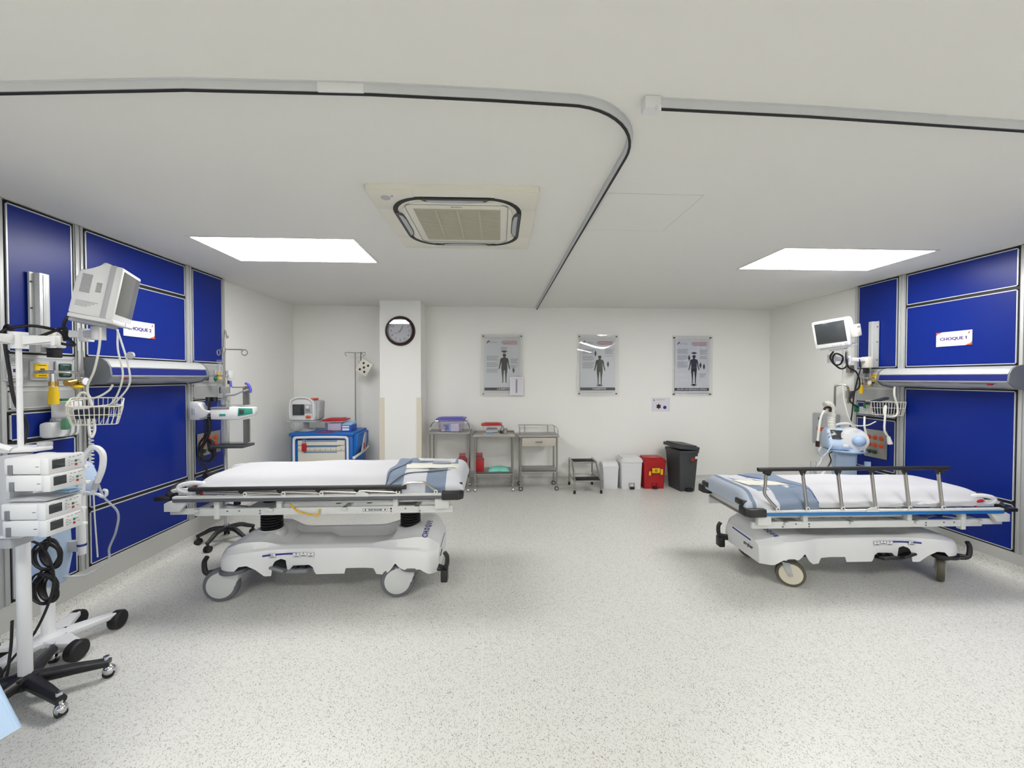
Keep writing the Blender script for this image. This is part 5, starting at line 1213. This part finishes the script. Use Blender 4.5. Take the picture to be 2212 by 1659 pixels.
# ---------------------------------------------------------------- ventilators on trolleys
def ventilator(loc, r, zc, label, legs=None, hw=1.):
    t = thing('ventilator', label, 'ventilator', loc, r)
    b = MB()
    hub = .115
    for k, (an, spread) in enumerate(legs or [(20+72*k, .30) for k in range(5)]):
        a = math.radians(an)
        lg = MB(); lg.T = Matrix.Rotation(a, 4, 'Z')
        lg.prism([(-.03, -.05), (.10, -.045), (spread-.02, -.026), (spread, -.012), (spread, .012), (spread-.02, .026), (.10, .045), (-.03, .05)], .075, .105, 'xy', bev=.008); lg.build('leg', 'whitep', t)
        cs = MB(); cs.T = Matrix.Rotation(a, 4, 'Z') @ Matrix.Translation((spread-.01, 0, 0)) @ Matrix.Rotation(.8+k, 4, 'Z')
        cs.lathe([(.02, -.03), (.046, -.028), (.054, -.018), (.054, .018), (.046, .028), (.02, .03)], (-.0, 0, .054), 'y', 24); cs.cyl((0, 0, .06), (0, 0, .1), .012); cs.build('caster', 'black', t)
    MB().lathe([(.075, .075), (.07, .108), (.035, .12), (.028, .13), (.028, zc-.4)], seg=24).build('column', 'whitep', t)
    MB().prism([(-.06*hw, .4), (.06*hw, .4), (.085*hw, .55), (.095*hw, zc-.12), (-.095*hw, zc-.12), (-.085*hw, .55)], -.055, .075, 'xz', bev=.02).build('column_housing', 'lblue2', t, ang=50)
    MB().box(.08, .20, -.075, -.035, zc-.30, zc-.27, bev=.008).box(.15, .2, -.06, -.045, zc-.27, zc-.22).build('bracket', 'lblue', t)
    MB().lathe([(.15*hw, zc-.14), (.185*hw, zc-.12), (.185*hw, zc-.112), (.1*hw, zc-.11)], seg=32).build('tray', 'lblue', t)
    P = [(-.14, -.11), (.14, -.11), (.165, -.06), (.16, .02), (.12, .09), (.03, .125), (-.05, .115), (-.125, .05), (-.155, -.03)]
    h = MB(); h.T = Matrix.Translation((0, 0, zc)); h.prism([(y, z) for y, z in [(-.12, -.11), (.12, -.11), (.14, -.02), (.10, .08), (.02, .12), (-.04, .11), (-.12, .0), (-.135, -.06)]], -.17, .10, 'yz', bev=.02); h.build('body', 'lblue2', t, ang=50)
    h = MB(); h.T = Matrix.Translation((.05, -.03, zc-.0)); h.lathe([(.0, -.10), (.06, -.105), (.115, -.09), (.125, -.06), (.125, .10), (.10, .12)][::-1], axis='y', seg=32); h.build('side_drum', 'whitep', t, ang=50)
    h = MB(); h.T = Matrix.Translation((.075, -.135, zc+.0)); h.sph((0, 0, 0), (.058, .05, .058)); h.build('knob', 'lblue', t)
    h = MB(); h.T = Matrix.Translation((-.08, -.088, zc+.05)) @ Matrix.Rotation(math.radians(54), 4, 'X'); h.box(-.06, .055, -.052, .05, -.004, .009, bev=.003); h.build('screen', 'screen', t)
    for i in range(2):
        h = MB(); h.T = Matrix.Translation((-.08, -.088, zc+.052)) @ Matrix.Rotation(math.radians(54), 4, 'X'); h.cyl((-.075, -.02+i*.035, 0), (-.088, -.02+i*.035, .006), .01); h.build('button', 'whitep', t)
    MB().tube([(-.09, .02, zc+.09), (-.07, .0, zc+.145), (0, -.01, zc+.165), (.07, .0, zc+.15), (.1, .02, zc+.09)], .013).build('handle', 'whitep', t)
    MB().box(-.06, -.01, -.15, -.12, zc-.075, zc-.045, bev=.006).build('connector', 'white', t)
    return t
ventilator((3.72, 3.92, 0), -.45, .93, 'pale blue ventilator with round knob behind the right stretcher')
ventilator((-2.545, 2.29, 0), -PI/2, .98, 'pale blue ventilator trolley behind the infusion pump stand', [(144, .29), (76, .22), (202, .27), (290, .22), (352, .25)], .72)
t = thing('breathing_hose', 'wide white corrugated hose arching above the right ventilator', 'hose', (3.60, 3.95, 1.07))
pts = catmull([(0, 0, -.06), (.0, 0, .03), (.005, 0, .13), (-.005, 0, .19), (-.04, 0, .225), (-.07, 0, .21)], 14)
b = MB(); b.tube(pts, .036, seg=16, smooth=False, rf=lambda u: 1+.08*math.sin(u*180)); b.build('corrugated_tube', 'tube', t)
MB().tube([(-.05, -.04, .15), (-.055, -.045, .19), (-.10, -.045, .195), (-.12, -.04, .17)], .012).build('clip', 'brown', t)
MB().tube([(-.10, -.04, .175), (-.14, -.04, .12), (-.165, -.04, .02), (-.18, -.04, -.12), (-.185, -.04, -.16)], .011).build('thin_hose', 'tube', t); MB().cyl((-.185, -.04, -.16), (-.185, -.04, -.22), .018).build('connector', 'brown', t)
t = thing('circuit_tubing', 'clear breathing tubing and mask hanging left of the right ventilator', 'tubing', (3.44, 3.90, .80))
MB().tube([(.0, 0, .05), (-.02, 0, 0), (.02, 0, -.05), (-.03, -.02, -.12), (-.07, 0, -.2), (-.02, 0, -.26), (.06, 0, -.2), (.12, .0, -.1)], .014).build('tube', 'ctube', t)
MB().tube([(.12, -.03, .1), (.06, -.04, .03), (.0, -.04, -.04), (-.04, -.03, -.02)], .006).build('thin_tube', 'lblue', t); MB().box(-.1, -.05, -.02, .02, -.3, -.1, bev=.015).build('pouch', 'clear', t)
MB().tube([(.1, -.03, -.0), (.06, -.04, -.02), (.08, -.04, -.09), (.05, -.04, -.15)], .006).build('dark_lead', 'black', t)
# breathing circuit holder arm beside the pumps, fixed on the left ventilator
t = thing('circuit_holder_arm', 'white curved holder arm with fork end rising beside the infusion pumps', 'holder arm', (-2.45, 2.34, .60))
MB().box(-.06, .05, -.015, .015, -.03, .03, bev=.003).build('bracket', 'lgrey', t)
MB().cyl((.045, 0, -.05), (.045, 0, .45), .018, seg=14).build('stem', 'whitep', t); MB().cyl((.045, 0, -.0), (.045, 0, .012), .021).build('collar_band', 'navy', t)
MB().tube([(.045, 0, .42), (.06, 0, .50), (.10, 0, .565), (.14, 0, .57), (.17, 0, .53), (.165, 0, .45), (.135, 0, .37)], .015).build('gooseneck', 'whitep', t)
MB().tube([(.135, 0, .38), (.118, 0, .33)], .014, smooth=False).build('socket', 'lgrey', t)
MB().tube([(.118, 0, .335), (.108, 0, .305)], .009, smooth=False).tube([(.06, 0, .30), (.075, 0, .312), (.108, 0, .303), (.14, 0, .30), (.165, 0, .285), (.185, 0, .295), (.185, 0, .32), (.17, 0, .325)], .008).build('fork', 'whitep', t)
# ---------------------------------------------------------------- infusion pump stand in the foreground
sd = thing('infusion_stand', 'white drip stand with black star base and chrome casters in the foreground', 'iv stand', (-2.30, 1.97, 0))
MB().cyl((0, 0, .10), (0, 0, 1.22), .025, seg=24).build('lower_pole', 'whitep', sd); MB().cyl((0, 0, 1.2), (0, 0, 1.76), .0105, seg=18).build('upper_pole', 'whitep', sd)
MB().cyl((0, 0, 1.16), (0, 0, 1.235), .038, seg=24).build('collar', 'grey', sd)
MB().cyl((0, 0, .07), (0, 0, .125), .055, seg=20).build('hub', 'blackp', sd)
for a in (-21, 27, 120, 198, 270):
    a = math.radians(a); R_ = .30
    lg = MB(); lg.T = Matrix.Rotation(a, 4, 'Z'); lg.tube([(.02, 0, .10), (R_*.6, 0, .088), (R_, 0, .075)], .032, smooth=False, seg=12, rf=lambda u: 1-.33*u); l_ = lg.build('leg', 'blackp', sd)
    cs = MB(); cs.T = Matrix.Rotation(a, 4, 'Z'); cs.cyl((R_-.015, 0, .09), (R_-.015, 0, .112), .012); cs.build('cap_screw', 'chrome', l_)
    cs = MB(); cs.T = Matrix.Rotation(a, 4, 'Z'); cs.sph((R_-.005, 0, .036), (.028, .024, .028)); cs.cyl((R_-.005, 0, .04), (R_-.005, 0, .075), .009); c_ = cs.build('caster', 'chrome', sd)
    cs = MB(); cs.T = Matrix.Rotation(a, 4, 'Z'); cs.cyl((R_-.005, -.016, .024), (R_-.005, .016, .024), .0238, seg=20); cs.build('tyre', 'black', c_)
for q in range(4):
    b = MB(); b.T = Matrix.Translation((0, 0, 1.765)) @ Matrix.Rotation(q*PI/2+.1, 4, 'Z'); b.prism([(.0, -.026), (.02, -.026), (.13, -.012), (.16, -.012), (.16, .018), (.145, .018), (.0, .022)], -.013, .013, 'xz', bev=.004); b.box(.145, .165, -.016, .016, -.03, .02, bev=.004); b.build('hook_arm', 'white', sd)
MB().cyl((0, 0, 1.72), (0, 0, 1.80), .032, seg=18).build('hook_hub', 'white', sd)
b = MB(); b.prism([(.11, -.04), (.12, .03), (.03, .06), (-.2, .07), (-.3, .0), (-.2, -.09), (.02, -.07)], 1.225, 1.245, 'xy', bev=.006); b.build('handle_plate', 'white', sd)
MB().tube([(-.28, -.06, 1.24), (-.16, -.09, 1.285), (-.05, -.09, 1.28), (.03, -.06, 1.24)], .014).build('handle_bow', 'white', sd); MB().cyl((.09, .02, 1.245), (.09, .02, 1.262), .026, seg=20).build('lock_knob', 'lgrey', sd)
MB().box(.03, .10, -.13, -.04, .80, 1.22, bev=.004).build('pump_rack', 'lgrey', sd)
MB().box(.05, .15, -.14, -.03, .85, .862, bev=.004).build('rack_base', 'white', sd)
def pump(z, dx, label):
    t = thing('infusion_pump', label, 'infusion pump', (-2.10+dx, 1.865, z), .0, 'stack of infusion pumps on the drip stand')
    t.scale = (1, 1, .79)
    MB().box(-.085, .075, -.062, .085, 0, .092, bev=.008).build('case', 'white', t)
    MB().box(.07, .11, -.066, .088, -.004, .094, bev=.008).build('front_panel', 'cream' if 0 else 'white', t)
    MB().box(.1085, .1115, -.052, .0, .028, .078, bev=.001).build('screen', 'screen', t)
    m = frm((.1105, 0, 0), (0, 1, 0), (0, 0, 1))
    for (y, z_, mm, nm) in ((.046, .052, 'green', 'start_key'), (.046, .03, 'red', 'stop_key')): 
        b = MB(); b.T = m; b.box(y-.005, y+.005, z_-.007, z_+.006, 0, .0015, bev=.0005); b.build(nm, mm, t)
    b = MB(); b.T = m
    for (y, z_) in ((.016, .06), (.016, .045), (.016, .03), (.028, .052), (.028, .036), (.036, .078), (.055, .080), (.066, .083), (.06, .052), (.066, .034), (.02, .078)): b.box(y-.004, y+.004, z_-.0022, z_+.0022, 0, .001)
    b.box(-.05, -.03, .081, .0835, 0, .001); b.build('key_print', 'grink', t)
    MB().box(.06, .122, .084, .098, -.006, .012, bev=.003).build('door_latch', 'white', t); MB().box(.05, .095, .086, .096, .014, .075, bev=.003).build('latch_side', 'grey', t)
    MB().box(-.065, -.045, -.066, -.060, -.0, .055, bev=.002).build('side_handle', 'grey', t); MB().box(.05, .065, -.0625, -.061, .042, .045).build('vent_mark', 'ink', t)
    return t
for k, (z, dx, l) in enumerate(((1.147, .005, 'topmost infusion pump of the four on the drip stand'), (1.071, .01, 'second infusion pump from the top of the drip stand'), (.943, -.012, 'third infusion pump from the top, below the gap in the stack'), (.868, -.008, 'lowest infusion pump of the four on the drip stand'))): pump(z, dx, l)
t = thing('document_tray', 'grey and white curved tray holding papers between the two pump pairs', 'tray', (-2.10, 1.875, 1.022))
MB().prism([(-.09, 0), (.085, 0), (.085, .008), (.02, .018), (-.09, .01)], -.06, .085, 'xz', bev=.003).build('tray', 'lgrey', t)
MB().box(.02, .09, .03, .086, .012, .024, bev=.003).build('papers', 'pbox', t)
# cables of the pump stand
def coil(name, c, rx, rz, n, r, label, tilt=0.):
    P = []; rnd = random.Random(11)
    for k in range(n*12+1):
        a = 2*PI*k/12; j = 1-.03*(k//12)+rnd.uniform(-.03, .03); P.append((rx*j*math.cos(a), .02*math.sin(a*.5)+.004*(k//12), rz*j*math.sin(a)-.006*(k//12)))
    b = MB(); b.tube(P, r, n=2, seg=6); o = b.build(name, 'black', None); o.location = c; return tag(o, label, 'cable')
coil('power_cable', (-2.42, 2.16, .46), .055, .085, 7, .006, 'coil of black power cable hanging behind the white stand pole')
coil('power_cable', (-2.41, 2.17, .63), .06, .075, 5, .007, 'upper tangle of black power cables behind the white stand pole')
cable('power_cable', [(-2.30, 2.05, .80), (-2.32, 2.1, .74), (-2.38, 2.14, .68), (-2.42, 2.16, .62)], .007, 'black', 'short black cable dropping from the lowest pump to the tangle')
cable('power_cable', [(-2.46, 2.06, .82), (-2.43, 2.1, .74), (-2.40, 2.14, .68), (-2.36, 2.15, .55), (-2.36, 2.14, .42), (-2.40, 2.1, .25), (-2.46, 2.05, .14), (-2.5, 2.0, .02)], .006, 'black', 'long black cable running down to the floor by the white pole')
cable('power_cable', [(-2.44, 2.04, .35), (-2.44, 2.03, .2), (-2.42, 1.98, .06), (-2.5, 1.95, .012), (-2.56, 2.0, .012), (-2.5, 2.06, .012), (-2.42, 2.02, .012)], .006, 'black', 'black cable looping on the floor left of the black star base')
cable('power_cable', [(-2.56, 2.1, 1.05), (-2.60, 2.06, 1.0), (-2.57, 2.05, .93), (-2.62, 2.1, .9), (-2.56, 2.12, .96), (-2.60, 2.08, .86), (-2.58, 2.1, .78)], .014, 'black', 'thick black cable bundle at the left edge behind the pumps')
# pale blue drape hanging at the left edge
t = thing('hanging_drape', 'corner of a pale blue drape hanging at the lower left edge', 'drape', (-1.9, 1.33, 0))
def dr(u, v):
    # u along the hem towards the room, v from top to hem
    z = 1.05-.62*v
    xe = -1.77+.21*v
    x = -2.35+(xe+2.35)*u; y = .0+.05*math.sin(u*5+v)+.10*(1-u)
    return (x+1.9, y, z-(1-u)*.45*v*v)
b = MB(); b.grid(dr, 30, 24, thick=.004); b.build('cloth', 'drape', t, ang=80)
b = MB(); b.tube([Vector(dr(1, v/12)) for v in range(13)], .006, n=2); b.build('hem', 'drape', t)
b = MB(); b.tube([(-.47, .10, 1.055), (-.2, .07, 1.055), (.12, .0, 1.055)], .012, n=4); b.build('hanging_bar', 'steel', t)
MB().cyl((-.40, .11, .02), (-.40, .11, 1.06), .014).lathe([(.16, 0), (.16, .015), (.03, .03)], (-.40, .11, 0)).build('stand', 'steel', t)
# ---------------------------------------------------------------- drip pole with pump by the far left panels
ip = thing('iv_pole', 'chrome drip pole with black five-star base beside the narrow left panels', 'iv pole', (-2.58, 3.80, 0))
MB().cyl((0, 0, .13), (0, 0, 1.475), .0175, seg=18).build('lower_pole', 'chrome', ip); MB().cyl((0, 0, 1.46), (0, 0, 1.97), .009).tube([(0, 0, 1.96), (-.0, .0, 2.0), (.01, 0, 2.03), (.02, 0, 2.0), (.03, .0, 1.96), (.04, 0, 1.98)], .007).build('upper_pole', 'steel', ip)
for s_ in (-1, 1): MB().cyl((s_*.035-.0, 0, 1.43), (s_*.035, 0, 1.49), .014).cyl((s_*.035, 0, 1.46), (0, 0, 1.46), .008).build('knob', 'blackp', ip)
for k in range(5):
    a = math.radians(195+72*k); lg = MB(); lg.T = Matrix.Rotation(a, 4, 'Z'); lg.tube([(.0, 0, .135), (.11, 0, .135), (.18, 0, .105), (.235, 0, .08)], .022, rf=lambda u: 1.1-.35*u); lg.cyl((.225, 0, .05), (.225, 0, .085), .012); lg.build('leg', 'blackp', ip)
    cs = MB(); cs.T = Matrix.Rotation(a, 4, 'Z'); cs.cyl((.225, -.024, .028), (.225, -.006, .028), .028, seg=18).cyl((.225, .006, .028), (.225, .024, .028), .028, seg=18).cyl((.225, -.006, .03), (.225, .006, .03), .02); cs.build('caster', 'black', ip)
t = thing('drip_hanger', 'thin steel double-ring drip hanger on the far left pole', 'hanger', (-2.53, 3.72, 0))
b = MB(); b.cyl((0, 0, 1.30), (0, 0, 1.84), .006); b.cyl((0, 0, 1.81), (0, 0, 1.86), .016); b.tube([(-.03, 0, 1.845), (.17, 0, 1.842)], .005, smooth=False)
b.tube([(.19+.026*math.cos(q), 0, 1.815+.026*math.sin(q)) for q in [PI*k/8 for k in range(16)]], .005, closed=True, n=1); b.tube([(-.045+.014*math.cos(q), 0, 1.815+.026*math.sin(q)) for q in [PI*k/8 for k in range(16)]], .005, closed=True, n=1); b.build('hanger', 'steel', t)
MB().box(-.075, -.005, .01, .03, 1.3, 1.75, bev=.008).build('fluid_bag', 'clear', t)
t = thing('infusion_pump', 'white and green infusion pump on the far left drip pole', 'infusion pump', (-2.42, 3.70, 1.20), .25)
MB().prism([(-.17, .0), (.04, -.01), (.17, .03), (.165, .1), (.02, .115), (-.17, .1)], -.07, .07, 'xz', bev=.012).build('case', 'white', t)
MB().prism([(.045, .025), (.165, .045), (.162, .095), (.05, .10)], -.073, -.068, 'xz', bev=.001).build('keypad', 'teal', t); MB().box(.06, .095, -.076, -.07, .045, .085, bev=.001).build('screen', 'screen', t); MB().box(-.1, -.05, -.073, -.069, .03, .05, bev=.003).build('side_mark', 'teal', t)
MB().box(-.17, -.02, -.075, .0, .092, .112, bev=.006).build('top_lever', 'grey', t)
for (z0, z1, l) in ((.97, 1.19, 'clear acrylic holder under the far left pump'), (1.325, 1.50, 'clear acrylic holder above the far left pump')):
    t = thing('acrylic_holder', l, 'holder', (-2.43, 3.72, z0)); b = MB(); b.box(-.09, .11, -.06, -.057, 0, z1-z0); b.box(-.09, .11, .05, .053, 0, z1-z0); b.box(-.09, -.087, -.06, .05, 0, z1-z0); b.box(.107, .11, -.06, .05, 0, z1-z0); b.box(-.09, .11, -.06, .05, 0, .003); b.build('box', 'clear', t)
t = thing('pole_shelf', 'small dark grey shelf clamped to the far left drip pole', 'shelf', (-2.45, 3.72, .93)); MB().box(-.15, .14, -.09, .09, 0, .025, bev=.005).build('shelf', 'dgrey', t)
t = thing('stethoscope_headset', 'white and violet curved headset lying across the acrylic holder', 'headset', (-2.43, 3.68, 1.36))
MB().tube([(-.1, 0, .02), (-.05, 0, .05), (.02, 0, .06), (.09, 0, .09), (.15, 0, .11)], .008).tube([(-.05, 0, .05), (-.06, 0, .0)], .008, smooth=False).build('arm', 'lgrey', t); MB().tube([(.12, 0, .17), (.15, 0, .15), (.165, 0, .11), (.16, 0, .08)], .012).tube([(-.01, 0, .13), (-.015, 0, .19)], .01, smooth=False).build('pad', 'blid', t); MB().cyl((.0, 0, .13), (.13, 0, .13), .005).build('bar', 'brass', t)
t = thing('mixer_clamp', 'white moulded clamp bracket on the left of the far drip pole', 'clamp', (-2.70, 3.68, 1.19))
MB().prism([(-.09, 0), (.0, 0), (.05, .045), (.1, .06), (.1, .085), (.02, .09), (-.0, .16), (-.09, .17)], -.04, .04, 'xz', bev=.012).build('bracket', 'white', t); MB().box(-.065, -.03, -.044, -.038, .05, .11, bev=.002).build('print_label', 'lgrey', t)
for x in (.06, .11): MB().cyl((x, -.0, .17), (x, .0, .21), .026).build('knob', 'blackp', t)
MB().cyl((.06, 0, .04), (.06, 0, .20), .012).build('spindle', 'blackp', t)
cable('blood_pressure_hose', [(-2.64, 3.68, 1.22), (-2.63, 3.67, 1.1), (-2.66, 3.66, 1.0), (-2.70, 3.66, .92), (-2.68, 3.66, .83), (-2.61, 3.66, .82), (-2.58, 3.66, .90), (-2.60, 3.66, .98), (-2.64, 3.67, 1.0), (-2.62, 3.66, .92), (-2.57, 3.66, .85)], .014, 'black', 'thick black hose hanging in a loop by the far left drip pole', 'hose')
cable('blood_pressure_hose', [(-2.66, 3.67, 1.2), (-2.665, 3.66, 1.05), (-2.71, 3.66, .98), (-2.73, 3.66, .88), (-2.70, 3.66, .80), (-2.66, 3.67, .72), (-2.65, 3.68, .6)], .009, 'black', 'thin black hose hanging in front of the left socket plate', 'hose')
# ---------------------------------------------------------------- right basket, cables
basket((4.0, 3.76, 1.20), math.radians(-25), .135, .085, .135, 'white wire basket with dark cuffs at the right wall')
t = thing('blood_pressure_cuff', 'dark blue cuffs heaped in the right wire basket', 'cuff', (4.0, 3.76, 1.22), math.radians(-25))
MB().box(-.10, .10, -.05, .05, 0, .10, bev=.02).build('lower_cuff', 'cuffblue', t); 
b = MB(); b.T = Matrix.Rotation(-.35, 4, 'Y'); b.box(-.12, .07, -.04, .04, .125, .15, bev=.012); b.build('upper_cuff', 'cuffblue', t)
cable('sensor_cable', [(3.99, 3.66, 1.49), (3.985, 3.66, 1.42), (4.0, 3.66, 1.36), (4.02, 3.66, 1.3), (4.02, 3.66, 1.22), (3.98, 3.66, 1.19), (3.90, 3.66, 1.2), (3.88, 3.66, 1.24), (3.9, 3.66, 1.3), (3.88, 3.65, 1.16), (3.88, 3.65, 1.05), (3.92, 3.65, .99)], .009, 'tube', 'thick white probe cable draped over the right wire basket')
t = thing('probe_plug', 'white plug at the end of the probe cable by the right basket', 'plug', (3.92, 3.65, .94)); MB().cyl((0, 0, .05), (.02, 0, -.02), .014, .022, 14).build('plug', 'cream', t)
cable('sensor_cable', [(3.47, 3.74, 1.93), (3.52, 3.74, 1.9), (3.53, 3.75, 1.78), (3.55, 3.77, 1.6), (3.56, 3.77, 1.4), (3.60, 3.76, 1.2), (3.66, 3.76, 1.1), (3.80, 3.76, 1.09), (3.90, 3.76, 1.13)], .006, 'tube', 'white sensor cable dropping from the right monitor')
cable('sensor_cable', [(3.48, 3.74, 1.95), (3.57, 3.76, 1.9), (3.60, 3.78, 1.8), (3.61, 3.8, 1.72)], .006, 'tube', 'second short white cable at the right monitor module')
cable('sensor_cable', [(3.80, 3.78, 1.18), (3.78, 3.76, 1.08), (3.80, 3.76, .98), (3.785, 3.76, .86), (3.79, 3.77, .80)], .009, 'tube', 'white cable bundle hanging below the right wire basket')
cable('power_cable', [(3.40, 3.72, 1.84), (3.35, 3.7, 1.78), (3.40, 3.7, 1.71), (3.48, 3.72, 1.72), (3.50, 3.72, 1.79), (3.42, 3.72, 1.82), (3.38, 3.70, 1.74), (3.46, 3.7, 1.67), (3.56, 3.74, 1.70), (3.57, 3.76, 1.8), (3.62, 3.8, 1.85), (3.68, 3.85, 1.7), (3.82, 3.9, 1.64), (3.86, 3.9, 1.55), (3.80, 3.85, 1.47), (3.68, 3.8, 1.42), (3.66, 3.8, 1.34), (3.75, 3.8, 1.27)], .008, 'black', 'black cable looped under the right monitor and down to the basket')
cable('power_cable', [(3.92, 3.98, 1.80), (3.93, 3.96, 1.70), (3.88, 3.94, 1.58), (3.84, 3.94, 1.4), (3.82, 3.94, 1.2), (3.80, 3.94, 1.05), (3.82, 3.96, .9)], .007, 'black', 'black cable hanging straight past the right socket plate')
